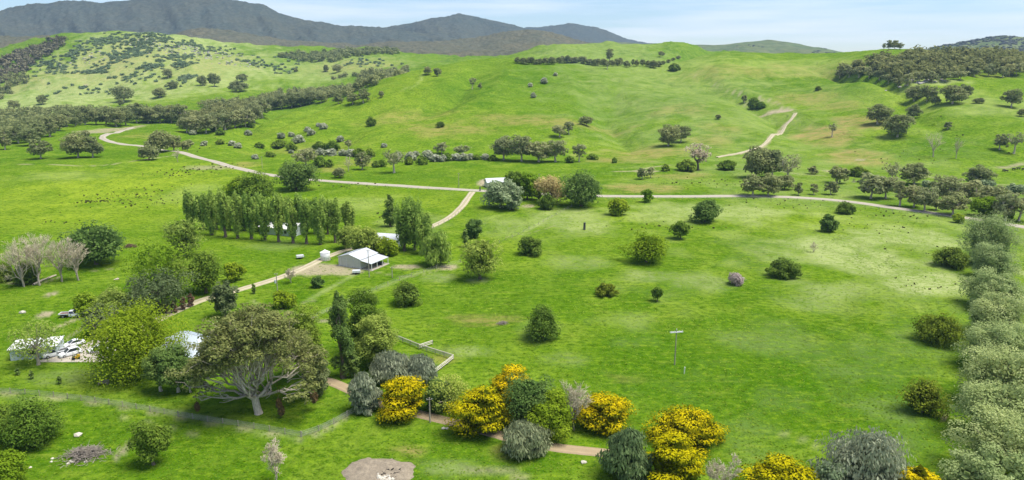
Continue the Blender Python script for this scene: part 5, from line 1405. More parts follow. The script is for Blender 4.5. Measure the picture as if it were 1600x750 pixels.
# ------------------------------------------------------------------ the rough sward of the near paddocks
def sward(n):
    rng = np.random.RandomState(21)
    d = 98 * (430 / 98.0) ** rng.rand(n)                       # thicker underfoot, thinner with distance
    x = (rng.rand(n) * 2 - 1) * d * 0.84
    keep = fbm(x / 7.0, d / 7.0, 3, 5) + 0.9 * (rng.rand(n) - 0.5) > 0.40
    x, d = x[keep], d[keep]
    # keep tracks, yards and the garden path clear
    ix = np.clip(np.searchsorted(S, x / d), 0, len(S) - 1)
    z = np.array([ground(a, b) for a, b in zip(x, d)])
    P = np.stack([x, d, z], -1)
    for o in COL.objects:
        if o.name.split('.')[0] in ('road', 'driveway', 'path', 'yard'):
            v = np.array([q.co[:2] for q in o.data.vertices])
            lo, hi = v.min(0) - 3, v.max(0) + 3
            sel = np.where((P[:, 0] > lo[0]) & (P[:, 0] < hi[0]) & (P[:, 1] > lo[1]) & (P[:, 1] < hi[1]))[0]
            bad = np.zeros(len(P), bool)
            for k in range(0, len(sel), 4000):
                q = sel[k:k + 4000]
                dd = np.min(((P[q, None, :2] - v[None]) ** 2).sum(-1), 1)
                bad[q] = dd < 1.7 ** 2
            P = P[~bad]
    m = len(P)
    s = (0.16 + 0.26 * rng.rand(m) ** 2) * np.interp(P[:, 1], [100, 400], [0.8, 1.5])
    a = rng.rand(m) * 6.28
    N = np.stack([0.6 * np.cos(a), 0.6 * np.sin(a), 1.3 + 1.0 * rng.rand(m)], -1)
    A = np.stack([0.5 * rng.normal(size=m), 0.5 * rng.normal(size=m), np.full(m, 0.8)], -1)
    V, F = leaves(P + np.stack([0 * s, 0 * s, s * 0.30], -1), N, A, s, rng, 1.5)
    t = np.clip(fbm(P[:, 0] / 18.0, P[:, 1] / 18.0, 3, 6) * 1.2 - 0.1 + 0.8 * (rng.rand(m) - 0.5), 0, 1)
    tag(link('grass', mesh_np('grass', V, F, leaf_mat('foliage_grass', (0.120, 0.230, 0.012), (0.160, 0.275, 0.018), (0.235, 0.325, 0.045), 0.45), fattr={'tint': t})), 'rough green grass tufts in the near paddocks', 'grass', kind='stuff')
sward(130000)
# ------------------------------------------------------------------ things people built
class MB:
    """collects solids into one mesh"""
    def __init__(self): self.V, self.F = [], []
    def add(self, V, F):
        o = len(self.V)
        self.V += [tuple(v) for v in V]; self.F += [tuple(i + o for i in f) for f in F]
        return self
    def box(self, x0, x1, y0, y1, z0, z1):
        V = [(x0, y0, z0), (x1, y0, z0), (x1, y1, z0), (x0, y1, z0), (x0, y0, z1), (x1, y0, z1), (x1, y1, z1), (x0, y1, z1)]
        return self.add(V, [(0, 3, 2, 1), (4, 5, 6, 7), (0, 1, 5, 4), (1, 2, 6, 5), (2, 3, 7, 6), (3, 0, 4, 7)])
    def prism(self, prof, a, b, axis='y'):
        """polygon profile (u,z) swept from a to b along y (or x)"""
        n = len(prof)
        P = [(u, a, z) if axis == 'y' else (a, u, z) for u, z in prof] + [(u, b, z) if axis == 'y' else (b, u, z) for u, z in prof]
        F = [tuple(range(n)), tuple(range(2 * n - 1, n - 1, -1))] + [(i, i + n, (i + 1) % n + n, (i + 1) % n) for i in range(n)]
        return self.add(P, F)
    def tube(self, pts, r, sides=6):
        pts = np.array(pts, float)
        rr = np.full(len(pts), r) if np.isscalar(r) else np.array(r)
        V, F = tubes([(pts, rr)], sides)
        n = len(V)
        self.add(V, F.tolist())
        o = len(self.V) - n
        self.F.append(tuple(o + i for i in range(sides))[::-1]); self.F.append(tuple(o + n - sides + i for i in range(sides)))
        return self
    def lathe(self, prof, sides=20):
        V = [(r * math.cos(2 * math.pi * k / sides), r * math.sin(2 * math.pi * k / sides), z) for r, z in prof for k in range(sides)]
        n = len(prof)
        F = [(i * sides + k, i * sides + (k + 1) % sides, (i + 1) * sides + (k + 1) % sides, (i + 1) * sides + k) for i in range(n - 1) for k in range(sides)]
        F.append(tuple(range(sides))[::-1]); F.append(tuple((n - 1) * sides + k for k in range(sides)))
        return self.add(V, F)
    def mesh(self, name, mat, smooth=False): return mesh_np(name, self.V, self.F, mat, smooth)
    def build(self, name, mat, parent=None, smooth=False): return link(name, self.mesh(name, mat, smooth), parent)
def place(name, px, py, yaw, label, cat, group=None):
    p = at(px, py)
    return tag(empty(name, (p.x, p.y, p.z), yaw), label, cat, group)
M_STEELG = plain("cladding_grey_green", (0.600, 0.600, 0.520), 0.6, var=0.12)
M_ROOFW = plain("roof_pale_steel", (0.560, 0.585, 0.600), 0.45, 0.0, 0.4, 0.12, 0.6)
M_ROOFB = plain("roof_zincalume", (0.500, 0.560, 0.620), 0.45, 0.0, 0.4, 0.18, 0.6)
M_WHITE = plain("white_paint", (0.740, 0.740, 0.720), 0.4, 0.0, 0.5, 0.08)
M_CARW = plain("car_white", (0.780, 0.790, 0.800), 0.25, 0.0, 0.5, 0.03)
M_GLASS = plain("dark_glass", (0.030, 0.036, 0.042), 0.12, 0.0, 0.6, 0.1)
M_TYRE = plain("tyre_rubber", (0.022, 0.022, 0.024), 0.9)
M_RIM = plain("alloy_rim", (0.420, 0.430, 0.440), 0.4, 0.6)
M_BLUE = plain("blue_cladding", (0.135, 0.260, 0.560), 0.6, var=0.15)
M_PALEW = plain("pale_wall", (0.500, 0.560, 0.550), 0.7, var=0.15)
M_CREAM = plain("cream_wall", (0.560, 0.520, 0.430), 0.8, var=0.15)
M_WOOD = plain("weathered_timber", (0.310, 0.270, 0.215), 0.9, var=0.35, scale=6)
M_DARK = plain("dark_steel", (0.070, 0.070, 0.072), 0.6)
M_CONC = plain("concrete_pad", (0.430, 0.385, 0.320), 0.9, var=0.25, scale=0.5)
M_WIRE = plain("fence_wire", (0.420, 0.420, 0.400), 0.5, 0.3)
M_POST = plain("fence_post", (0.360, 0.320, 0.265), 0.9, var=0.3, scale=5)
M_YELLOW = plain("machine_yellow", (0.560, 0.330, 0.020), 0.5)
M_RUST = plain("rust_brown", (0.190, 0.110, 0.085), 0.9, var=0.4, scale=3)
M_RED = plain("tail_light_red", (0.350, 0.010, 0.010), 0.4)
M_LAMP = plain("lamp_clear", (0.700, 0.700, 0.680), 0.2)
def ribbed(mb, p0, p1, p2, p3, n, h=0.05):
    """roof sheet with standing ribs: corners p0-p1 along the eave, p3-p2 along the ridge"""
    p0, p1, p2, p3 = [np.array(p, float) for p in (p0, p1, p2, p3)]
    nrm = np.cross(p1 - p0, p3 - p0); nrm /= np.linalg.norm(nrm)
    if nrm[2] < 0: nrm = -nrm
    low = nrm * 0.08
    mb.add([p0, p1, p2, p3, p0 - low, p1 - low, p2 - low, p3 - low], [(0, 1, 2, 3), (7, 6, 5, 4), (0, 4, 5, 1), (1, 5, 6, 2), (2, 6, 7, 3), (3, 7, 4, 0)])
    for i in range(n + 1):
        t = i / n
        a, b = p0 + (p1 - p0) * t, p3 + (p2 - p3) * t
        w = (p1 - p0) / np.linalg.norm(p1 - p0) * 0.05
        V = [a - w, a + w, b + w, b - w]
        mb.add(V + [v + nrm * h for v in V], [(4, 5, 6, 7), (0, 1, 5, 4), (2, 3, 7, 6), (1, 2, 6, 5), (3, 0, 4, 7)])
# ---- grey farm shed with lean-to
def farm_shed():
    r = place('farm_shed', 529, 415, R(-26), 'grey-green steel shed with pale gable roof and open lean-to', 'shed')
    Wd, D, h, hr = 9.0, 9.0, 3.1, 4.3
    MB().box(-0.3, Wd + 4.6, -0.3, D + 0.3, -0.4, 0.08).build('floor_slab', M_CONC, r)
    for y0, y1 in ((0.05, 0.15), (D - 0.15, D - 0.05)):
        MB().prism([(0, 0.08), (Wd, 0.08), (Wd, h), (Wd / 2, hr), (0, h)], y0, y1).build('wall', M_STEELG, r)
    MB().box(0, 0.1, 0.16, D - 0.16, 0.08, h).build('wall', M_STEELG, r)
    MB().box(Wd - 0.1, Wd, 0.16, D - 0.16, 0.08, h).build('wall', M_STEELG, r)
    rf = MB(); ribbed(rf, (-0.25, -0.25, h + 0.02), (-0.25, D + 0.25, h + 0.02), (Wd / 2, D + 0.25, hr + 0.1), (Wd / 2, -0.25, hr + 0.1), 12)
    rf.build('roof', M_ROOFW, r)
    rf = MB(); ribbed(rf, (Wd + 0.2, -0.25, h + 0.02), (Wd + 0.2, D + 0.25, h + 0.02), (Wd / 2, D + 0.25, hr + 0.1), (Wd / 2, -0.25, hr + 0.1), 12)
    ro = rf.build('roof', M_ROOFW, r)
    MB().prism([(Wd / 2 - 0.2, hr + 0.08), (Wd / 2 + 0.2, hr + 0.08), (Wd / 2, hr + 0.2)], -0.28, D + 0.28).build('ridge_cap', M_ROOFW, ro)
    rf = MB(); ribbed(rf, (Wd + 4.4, -0.2, 2.25), (Wd + 4.4, D + 0.1, 2.25), (Wd + 0.02, D + 0.1, 2.85), (Wd + 0.02, -0.2, 2.85), 12)
    rf.build('lean_to_roof', M_ROOFW, r)
    for y in (0.1, 3.0, 6.0, D - 0.15):
        MB().box(Wd + 4.15, Wd + 4.3, y, y + 0.15, 0.08, 2.2).build('post', M_WHITE, r)
    for x0 in (1.1, 3.9, 6.5):
        d = MB().box(x0, x0 + 2.2, -0.02, 0.045, 0.1, 2.75)
        o = d.build('roller_door', M_STEELG, r)
        for k in range(5): MB().box(x0 + 0.05, x0 + 2.15, -0.045, -0.022, 0.3 + k * 0.5, 0.34 + k * 0.5).build('slat', M_STEELG, o)
    for x0 in (0.95, 3.35, 6.15, 8.75):
        MB().box(x0, x0 + 0.1, -0.06, 0.048, 0.08, 2.9).build('door_frame', M_WHITE, r)
    g = tag(empty('farm_implement', r.matrix_basis @ Vector((Wd + 2.4, 6.9, 0.09)), R(-26)), 'dark farm implement parked under the shed lean-to', 'implement')
    MB().box(-1.2, 1.2, -0.7, 0.7, 0.35, 0.9).build('body', M_DARK, g)
    for s in (-1, 1): MB().tube([(s * 0.8, -0.8, 0.35), (s * 0.8, -0.62, 0.35)], 0.35, 12).build('wheel', M_TYRE, g)
farm_shed()
def water_tank():
    r = place('water_tank', 508.5, 406, 0, 'white cylindrical water tank with conical roof beside the drive', 'tank')
    MB().lathe([(1.75, 0.0), (1.75, 0.12)], 24).build('base', M_CONC, r)
    b = MB().lathe([(1.6, 0.12), (1.6, 2.7)], 24).build('body', M_WHITE, r, True)
    for k in range(5): MB().lathe([(1.6, 0.5 + k * 0.5), (1.635, 0.53 + k * 0.5), (1.6, 0.56 + k * 0.5)], 24).build('rib', M_WHITE, b)
    MB().lathe([(1.72, 2.70), (0.25, 3.45), (0.22, 3.6)], 24).build('roof', M_WHITE, r)
    MB().tube([(1.7, 0, 0.3), (2.4, -0.4, 0.2)], 0.06).build('outlet_pipe', M_DARK, r)
water_tank()
def hip_house():
    r = place('house', 300, 556, R(-28), 'white house with pale blue steel hip roof between elm and gum', 'house')
    L, D, h, hr = 13.0, 9.0, 2.9, 5.4
    MB().box(-L / 2, L / 2, -D / 2, D / 2, -0.3, h).build('wall', M_CREAM, r)
    e = 0.7
    a, b, c, d = (-L / 2 - e, -D / 2 - e, h), (L / 2 + e, -D / 2 - e, h), (L / 2 + e, D / 2 + e, h), (-L / 2 - e, D / 2 + e, h)
    r0, r1 = (-L / 2 + 3.6, 0, hr), (L / 2 - 3.6, 0, hr)
    for q in ((a, b, r1, r0), (c, d, r0, r1)):
        m = MB(); ribbed(m, *q, 14); m.build('roof', M_ROOFB, r)
    for q in ((b, c, r1), (d, a, r0)):
        p0, p1, p2 = [np.array(v) for v in q]
        MB().add([p0, p1, p2, p0 - (0, 0, .1), p1 - (0, 0, .1), p2 - (0, 0, .1)], [(0, 1, 2), (5, 4, 3), (0, 3, 4, 1), (1, 4, 5, 2), (2, 5, 3, 0)]).build('roof', M_ROOFB, r)
    rr = MB().tube([r0, r1], 0.09).build('ridge_cap', M_ROOFB, r)
    MB().box(-L / 2 + 0.3, L / 2 - 0.3, -D / 2 - 3.0, -D / 2 - 0.72, 2.30, 2.40).build('veranda_roof', M_ROOFB, r)
    for x in (-6, -3, 0, 3, 6): MB().box(x - 0.06, x + 0.06, -D / 2 - 2.95, -D / 2 - 2.83, 0, 2.3).build('post', M_WHITE, r)
    for x in (-4.6, -1.6, 1.6, 4.6):
        w = MB().box(x - 0.65, x + 0.65, -D / 2 - 0.05, -D / 2 + 0.01, 0.9, 2.2).build('window', M_GLASS, r)
        MB().box(x - 0.75, x + 0.75, -D / 2 - 0.07, -D / 2 + 0.01, 0.80, 0.9).build('sill', M_WHITE, w)
    o = MB().box(-0.45, 0.45, -D / 2 - 0.05, -D / 2 + 0.01, 0.0, 2.1).build('door', M_BLUE, r)
hip_house()
def long_shed():
    r = place('long_shed', 17, 564, R(15), 'long low shed with white roof, pale wall and blue end', 'shed')
    L, D, h = 9.2, 5.0, 2.6
    MB().box(0, L, 0, 0.12, -0.2, h).build('wall', M_PALEW, r)
    MB().box(0, L, D - 0.12, D, -0.2, h + 0.3).build('wall', M_PALEW, r)
    MB().prism([(0.13, -0.2), (D - 0.13, -0.2), (D - 0.13, h + 0.28), (0.13, h - 0.02)], -0.02, 0.1, 'x').build('end_wall', M_BLUE, r)
    MB().prism([(0.13, -0.2), (D - 0.13, -0.2), (D - 0.13, h + 0.28), (0.13, h - 0.02)], L - 0.1, L + 0.02, 'x').build('end_wall', M_PALEW, r)
    m = MB(); ribbed(m, (-0.25, -0.3, h + 0.06), (L + 0.25, -0.3, h + 0.06), (L + 0.25, D + 0.2, h + 0.42), (-0.25, D + 0.2, h + 0.42), 14)
    m.build('roof', M_WHITE, r)
    d = MB().box(6.4, 8.6, -0.05, -0.002, 0, 2.2).build('roller_door', M_WHITE, r)
    MB().box(7.3, 7.7, -0.08, -0.051, 0.9, 1.0).build('handle', M_DARK, d)
    MB().box(3.6, 5.0, -0.04, -0.002, 1.0, 2.0).build('window', M_GLASS, r)
    for x in (2.4, 6.0): MB().box(x, x + 0.03, -0.015, -0.001, 0, h).build('panel_joint', M_DARK, r)
long_shed()
def small_house(name, px, py, yaw, L, D, h, hr, wall, roof, label, cat):
    r = place(name, px, py, yaw, label, cat)
    MB().prism([(-D / 2, -0.3), (D / 2, -0.3), (D / 2, h), (0, hr - 0.1), (-D / 2, h)], -L / 2, L / 2, 'x').build('wall', wall, r)
    for s in (-1, 1):
        m = MB(); ribbed(m, (-L / 2 - 0.3, s * (D / 2 + 0.35), h - 0.08), (L / 2 + 0.3, s * (D / 2 + 0.35), h - 0.08), (L / 2 + 0.3, 0, hr), (-L / 2 - 0.3, 0, hr), 10); m.build('roof', roof, r)
    for x in (-L / 4, L / 4):
        w = MB().box(x - 0.55, x + 0.55, -D / 2 - 0.05, -D / 2 - 0.003, 0.9, 2.0).build('window', M_GLASS, r)
        MB().box(x - 0.65, x + 0.65, -D / 2 - 0.09, -D / 2 - 0.003, 0.8, 0.895).build('sill', M_WHITE, w)
    MB().box(-0.45, 0.45, -D / 2 - 0.05, -D / 2 - 0.003, 0, 2.05).build('door', M_DARK, r)
    return r
small_house('cottage', 776, 291, R(16), 12, 7, 2.8, 4.6, M_CREAM, M_ROOFW, 'pale-roofed cottage at the road junction behind grey trees', 'house')
small_house('barn', 602, 383, R(-14), 12, 7.5, 2.9, 4.5, M_PALEW, M_ROOFW, 'white-roofed barn half hidden behind the shrubs by the drive', 'barn')
small_house('outbuilding', 443, 364, R(-20), 16, 8, 2.9, 4.6, M_PALEW, M_WHITE, 'white-roofed building glimpsed between the avenue poplars', 'building')
# ---- vehicles
def wheel_pair(root, x, hw, rad):
    for s in (-1, 1):
        y0, y1 = s * hw, s * (hw - 0.22)
        t = MB().tube([(x, min(y0, y1), rad), (x, max(y0, y1), rad)], rad, 16).build('wheel', M_TYRE, root)
        MB().tube([(x, s * (hw + 0.012), rad), (x, s * (hw - 0.05), rad)], rad * 0.62, 12).build('rim', M_RIM, t)
def car_body(secs):
    """loft: (x, half width, z of sill, z of shoulder)"""
    V, F = [], []
    for x, w, z0, z1 in secs:
        V += [(x, -w * 0.93, z0), (x, -w, z0 + 0.25), (x, -w * 0.97, z1 - 0.06), (x, -w * 0.86, z1), (x, w * 0.86, z1), (x, w * 0.97, z1 - 0.06), (x, w, z0 + 0.25), (x, w * 0.93, z0)]
    n = len(secs)
    for i in range(n - 1):
        for k in range(8):
            a, b = i * 8 + k, i * 8 + (k + 1) % 8
            F.append((a, b, b + 8, a + 8))
    F.append(tuple(range(8))[::-1]); F.append(tuple((n - 1) * 8 + k for k in range(8)))
    return V, F
def greenhouse(x0, x1, x2, x3, w, zb, zt):
    wt = w * 0.80
    return [(x0, -w, zb), (x0, w, zb), (x3, w, zb), (x3, -w, zb), (x1, -wt, zt), (x1, wt, zt), (x2, wt, zt), (x2, -wt, zt)]
def panel(parent, name, q, off, mat):
    q = [np.array(v, float) for v in q]
    c = sum(q) / len(q)
    nrm = np.cross(q[1] - q[0], q[2] - q[0]); nrm /= np.linalg.norm(nrm)
    q = [c + (v - c) * 0.88 for v in q]
    if np.dot(nrm, c - np.array([0, 0, c[2] - 0.1])) < 0: nrm = -nrm
    a = [v + nrm * off for v in q]; b = [v - nrm * 0.03 for v in q]
    n = len(q)
    return MB().add(a + b, [tuple(range(n)), tuple(range(2 * n - 1, n - 1, -1))] + [(i, i + n, (i + 1) % n + n, (i + 1) % n) for i in range(n)]).build(name, mat, parent)
def car(px, py, yaw, label, suv=False):
    r = place('parked_car', px, py, yaw, label, 'car')
    zt = 1.72 if suv else 1.46
    sh = 1.02 if suv else 0.92
    V, F = car_body([(-2.3, .74, .36, .62), (-2.18, .86, .26, sh - .02), (-1.2, .91, .22, sh + .02), (0.3, .91, .22, sh), (1.25, .90, .22, sh - .06), (2.0, .84, .25, sh - .18), (2.28, .70, .34, .60)])
    b = MB().add(V, F).build('body', M_CARW, r, False)
    g = greenhouse(-2.05 if suv else -1.75, -1.65 if suv else -0.95, 0.15, 1.15, .83, sh - .02, zt)
    MB().add(g, [(4, 5, 6, 7), (0, 1, 5, 4), (1, 2, 6, 5), (2, 3, 7, 6), (3, 0, 4, 7)]).build('cabin', M_CARW, r)
    panel(r, 'windscreen', (g[2], g[3], g[7], g[6]), 0.012, M_GLASS)
    panel(r, 'rear_window', (g[0], g[1], g[5], g[4]), 0.012, M_GLASS)
    panel(r, 'side_window', (g[3], g[0], g[4], g[7]), 0.012, M_GLASS); panel(r, 'side_window', (g[1], g[2], g[6], g[5]), 0.012, M_GLASS)
    for s in (-1, 1):
        MB().box(2.10, 2.22, s * 0.62 - 0.14, s * 0.62 + 0.14, 0.58, 0.70).build('headlight', M_LAMP, r)
        MB().box(-2.26, -2.16, s * 0.66 - 0.12, s * 0.66 + 0.12, 0.66, 0.86).build('tail_light', M_RED, r)
        MB().box(0.85, 1.02, s * 0.99 - 0.08, s * 0.99 + 0.08, sh, sh + 0.14).build('mirror', M_CARW, r)
    MB().box(2.2, 2.3, -0.5, 0.5, 0.36, 0.52).build('grille', M_DARK, r)
    wheel_pair(r, 1.38, 0.90, 0.34); wheel_pair(r, -1.36, 0.90, 0.34)
    return r
def ute(px, py, yaw, label, tray_mat):
    r = place('work_truck', px, py, yaw, label, 'truck')
    V, F = car_body([(-0.35, .84, .36, 1.10), (0.2, .88, .32, 1.10), (1.3, .88, .32, 1.06), (2.2, .84, .34, 0.98), (2.5, .72, .42, .74)])
    MB().add(V, F).build('body', M_CARW, r)
    g = greenhouse(-0.33, -0.28, 0.55, 1.30, .82, 1.08, 1.74)
    MB().add(g, [(4, 5, 6, 7), (0, 1, 5, 4), (1, 2, 6, 5), (2, 3, 7, 6), (3, 0, 4, 7)]).build('cabin', M_CARW, r)
    panel(r, 'windscreen', (g[2], g[3], g[7], g[6]), 0.012, M_GLASS); panel(r, 'rear_window', (g[0], g[1], g[5], g[4]), 0.012, M_GLASS)
    panel(r, 'side_window', (g[3], g[0], g[4], g[7]), 0.012, M_GLASS); panel(r, 'side_window', (g[1], g[2], g[6], g[5]), 0.012, M_GLASS)
    t = MB().box(-2.75, -0.45, -0.92, 0.92, 0.86, 0.96).build('tray', tray_mat, r)
    for s in (-1, 1): MB().box(-2.75, -0.45, s * 0.92 - 0.03, s * 0.92 + 0.03, 0.965, 1.2).build('tray_side', M_CARW, t)
    MB().box(-2.78, -2.72, -0.88, 0.88, 0.965, 1.2).build('tailgate', M_CARW, t)
    MB().box(-2.6, 2.0, -0.35, 0.35, 0.42, 0.85).build('chassis', M_DARK, r)
    wheel_pair(r, 1.55, 0.88, 0.37); wheel_pair(r, -1.75, 0.88, 0.37)
    for s in (-1, 1): MB().box(2.36, 2.46, s * 0.6 - 0.14, s * 0.6 + 0.14, 0.76, 0.9).build('headlight', M_LAMP, r)
    return r
# the yard they stand on
def flat_patch(name, pts, mat, lift=0.06):
    w = [W2(*p) for p in pts]
    V = [(a, b, ground(a, b) + lift) for a, b in w] + [(a, b, ground(a, b) - 0.3) for a, b in w]
    n = len(w)
    return tag(link(name, mesh_np(name, V, [tuple(range(n))] + [(i, i + n, (i + 1) % n + n, (i + 1) % n) for i in range(n)], mat)), kind='structure')
flat_patch('yard', [(58, 566), (172, 566), (190, 545), (176, 528), (150, 529), (136, 536), (124, 542), (104, 541), (88, 548)], M_CONC)
car(110, 555, R(228), 'white station wagon in front of the yard, nose towards the lawn', True)
car(116, 540, R(226), 'white sedan parked farthest back in the yard', False)
ute(86, 556, R(226), 'white pickup beside the long shed, closest to its wall', M_DARK)
car(155, 549, R(205), 'white car half hidden by the yellow-green elm', False)
ute(112, 495, R(8), 'white work truck with brown flat tray on the grass', M_RUST)
def mower(px, py):
    r = place('ride_on_mower', px, py, R(30), 'small yellow garden machine beside the white station wagon', 'mower')
    MB().box(-0.6, 0.75, -0.42, 0.42, 0.28, 0.62).build('body', M_YELLOW, r)
    MB().prism([(0.1, 0.63), (0.85, 0.63), (0.75, 0.95), (0.15, 1.0)], -0.36, 0.36).build('bonnet', M_YELLOW, r)
    s = MB().box(-0.5, -0.05, -0.25, 0.25, 0.63, 0.78).build('seat', M_DARK, r)
    MB().box(-0.58, -0.48, -0.25, 0.25, 0.66, 1.15).build('backrest', M_DARK, s)
    MB().tube([(0.12, 0, 0.9), (-0.05, 0, 1.2)], 0.03).build('steering_column', M_DARK, r)
    for x, rd in ((-0.45, 0.34), (0.6, 0.24)):
        for sd in (-1, 1): MB().tube([(x, sd * 0.43, rd), (x, sd * 0.62, rd)], rd, 12).build('wheel', M_TYRE, r)
mower(119, 561)
def trailer(px, py, yaw, label):
    r = place('box_trailer', px, py, yaw, label, 'trailer')
    MB().box(-1.2, 1.2, -0.8, 0.8, 0.5, 0.6).build('floor', M_DARK, r)
    for s in (-1, 1): MB().box(-1.2, 1.2, s * 0.8 - 0.03, s * 0.8 + 0.03, 0.61, 1.15).build('side', M_WHITE, r)
    for x in (-1.2, 1.2): MB().box(x - 0.03, x + 0.03, -0.76, 0.76, 0.61, 1.15).build('end', M_WHITE, r)
    MB().box(-1.1, 1.1, -0.74, 0.74, 1.16, 1.24).build('cover', M_ROOFW, r)
    MB().tube([(1.2, 0, 0.5), (2.1, 0, 0.45)], 0.05).build('drawbar', M_DARK, r)
    for s in (-1, 1): MB().tube([(0, s * 0.84, 0.3), (0, s * 1.02, 0.3)], 0.3, 12).build('wheel', M_TYRE, r)
trailer(557, 428, R(8), 'pale box trailer on the grass in front of the shed')
trailer(469, 404, R(25), 'small covered trailer on the grass left of the water tank')
# ---- power poles
def pole(px, py, ptop, label, arm=False, trans=False):
    p = at(px, py)
    m = mpp(p)
    h = (py - ptop) * m / 0.95
    r = tag(empty('power_pole', (p.x, p.y, p.z), R(10)), label, 'pole')
    MB().tube([(0, 0, -0.4), (0, 0, h)], [0.15, 0.10], 8).build('post', M_POST, r)
    if arm:
        for k, yy in enumerate((-0.18, 0.18)):
            MB().box(-1.45, 1.45, yy - 0.06, yy + 0.06, h - 0.55, h - 0.40).build('crossarm', M_WHITE, r)
        for x in (-1.3, -0.5, 0.5, 1.3):
            MB().tube([(x, -0.18, h - 0.39), (x, -0.18, h - 0.1)], [0.07, 0.05], 8).build('insulator', M_WHITE, r)
        MB().tube([(0, 0, h + 0.001), (0, 0, h + 0.35)], [0.09, 0.05], 8).build('insulator', M_WHITE, r)
    else:
        MB().box(-0.55, 0.55, -0.17, -0.105, h - 0.35, h - 0.25).build('crossarm', M_WOOD, r)
        for x in (-0.45, 0.45): MB().tube([(x, -0.14, h - 0.24), (x, -0.14, h - 0.08)], 0.05, 6).build('insulator', M_WHITE, r)
    if trans: MB().tube([(-0.42, 0, h * 0.52), (-0.42, 0, h * 0.52 + 0.9)], 0.28, 12).build('transformer', M_PALEW, r)
pole(1054, 570, 515, 'tall power pole with double crossarm in the open paddock', arm=True)
pole(434, 459, 427, 'power pole with a transformer can beside the drive', trans=True)
pole(577, 433, 391, 'power pole right in front of the shed lean-to')
pole(613, 434, 417, 'thin power pole right of the shed')
pole(717, 293, 271, 'power pole on the far side of the road near the junction')
pole(464, 291, 281, 'power pole at the foot of the large dark roadside tree')
pole(410, 263, 245, 'power pole beyond the road on the left')
pole(672, 660, 620, 'slim pole beside the first golden cypress')
pole(842, 306, 273, 'power pole rising behind the little conical tree')
pole(765, 318, 299, 'power pole in front of the junction trees')
def stub(px, py, h, label, mat, rad=0.12):
    r = place('marker_post', px, py, 0, label, 'post')
    MB().tube([(0, 0, -0.2), (0.05, 0, h)], [rad, rad * 0.85], 8).build('post', mat, r)
    MB().tube([(0.05, 0, h + 0.001), (0.05, 0, h + 0.05)], [rad * 1.1, rad * 0.6], 8).build('cap', mat, r)
stub(1069, 584, 1.5, 'short pale stub post near the tall power pole', M_WHITE)
stub(913, 359, 2.9, 'dark burnt stump standing alone in the paddock', M_DARK, 0.5)
stub(750, 299, 2.2, 'dark gate post at the road junction', M_DARK, 0.35)
# ---- fences
POST_ME = MB().box(-0.06, 0.06, -0.06, 0.06, -0.3, 1.2).mesh('post', M_POST)
def fence(pts, label, spacing=4.0, net=False, rails=False, name='wire_fence', wires=3):
    L = smooth_line([W2(*p) for p in pts], 1.0) if not rails else np.array([W2(*p) for p in pts])
    seg = np.linalg.norm(np.diff(L, axis=0), axis=1); cum = np.concatenate([[0], np.cumsum(seg)])
    n = max(2, int(cum[-1] / spacing) + 1)
    ss = np.linspace(0, cum[-1], n)
    Q = np.stack([np.interp(ss, cum, L[:, 0]), np.interp(ss, cum, L[:, 1])], -1)
    Z = np.array([ground(*q) for q in Q])
    r = tag(empty(name, (Q[0][0], Q[0][1], Z[0])), label, 'fence')
    rel = np.concatenate([Q - Q[0], (Z - Z[0])[:, None]], 1)
    for i, p in enumerate(rel):
        o = link('post', POST_ME, r, p)
        o.rotation_euler = (0.03 * math.sin(i * 7), 0.03 * math.cos(i * 3), i)
    if rails:
        for i in range(len(rel) - 1):
            for z in (0.45, 0.85, 1.15):
                a, b = rel[i] + (0, 0, z), rel[i + 1] + (0, 0, z)
                MB().tube([a, b], 0.10, 4).build('rail', M_CREAM, r)
    else:
        for z in np.linspace(0.35, 1.1, wires):
            MB().tube(rel + np.array([0, 0, z]), 0.012, 3).build('wire', M_WIRE, r)
    if net:
        P = np.arange(0, cum[-1], 0.16)
        X = np.interp(P, ss, rel[:, 0]); Y = np.interp(P, ss, rel[:, 1]); Zz = np.interp(P, ss, rel[:, 2])
        V, F = [], []
        for x, y, z in zip(X, Y, Zz):
            o = len(V); V += [(x, y, z + 0.02), (x + 0.02, y, z + 0.02), (x + 0.02, y, z + 1.08), (x, y, z + 1.08)]; F.append((o, o + 1, o + 2, o + 3))
        for zz in np.arange(0.05, 1.1, 0.15):
            for i in range(len(rel) - 1):
                o = len(V); a, b = rel[i], rel[i + 1]
                V += [(a[0], a[1], a[2] + zz), (b[0], b[1], b[2] + zz), (b[0], b[1], b[2] + zz + 0.02), (a[0], a[1], a[2] + zz + 0.02)]; F.append((o, o + 1, o + 2, o + 3))
        link('netting', mesh_np('netting', V, F, M_WIRE), r)
fence([(-30, 612), (60, 618), (150, 629), (230, 642), (320, 658), (400, 670), (470, 683)], 'wire netting garden fence running along the front lawn', 3.2, True)
fence([(471, 683), (505, 671), (548, 648), (562, 640)], 'short netting fence from the lawn corner to the cedars', 3.2, True)
fence([(618, 530), (655, 545), (709, 562), (680, 584)], 'weathered timber rail fence round the small lawn corner', 2.6, rails=True, name='rail_fence')
fence([(655, 546), (676, 539)], 'short stub of rail fence off the lawn corner', 2.6, rails=True, name='rail_fence')
fence([(490, 498), (560, 465), (640, 433), (720, 410)], 'wire fence across the paddock below the shed', 5)
fence([(893, 323), (860, 341), (820, 362), (770, 385)], 'wire fence running down from the big round roadside tree', 5)
fence([(500, 286), (620, 294), (720, 300)], 'wire fence on the near side of the road, left part', 6)
fence([(950, 311), (1100, 311), (1200, 312), (1300, 317), (1400, 331), (1480, 341), (1590, 360)], 'wire fence on the near side of the road, right part', 6)
fence([(725, 327), (700, 346), (668, 362)], 'wire fence beside the upper drive', 5)
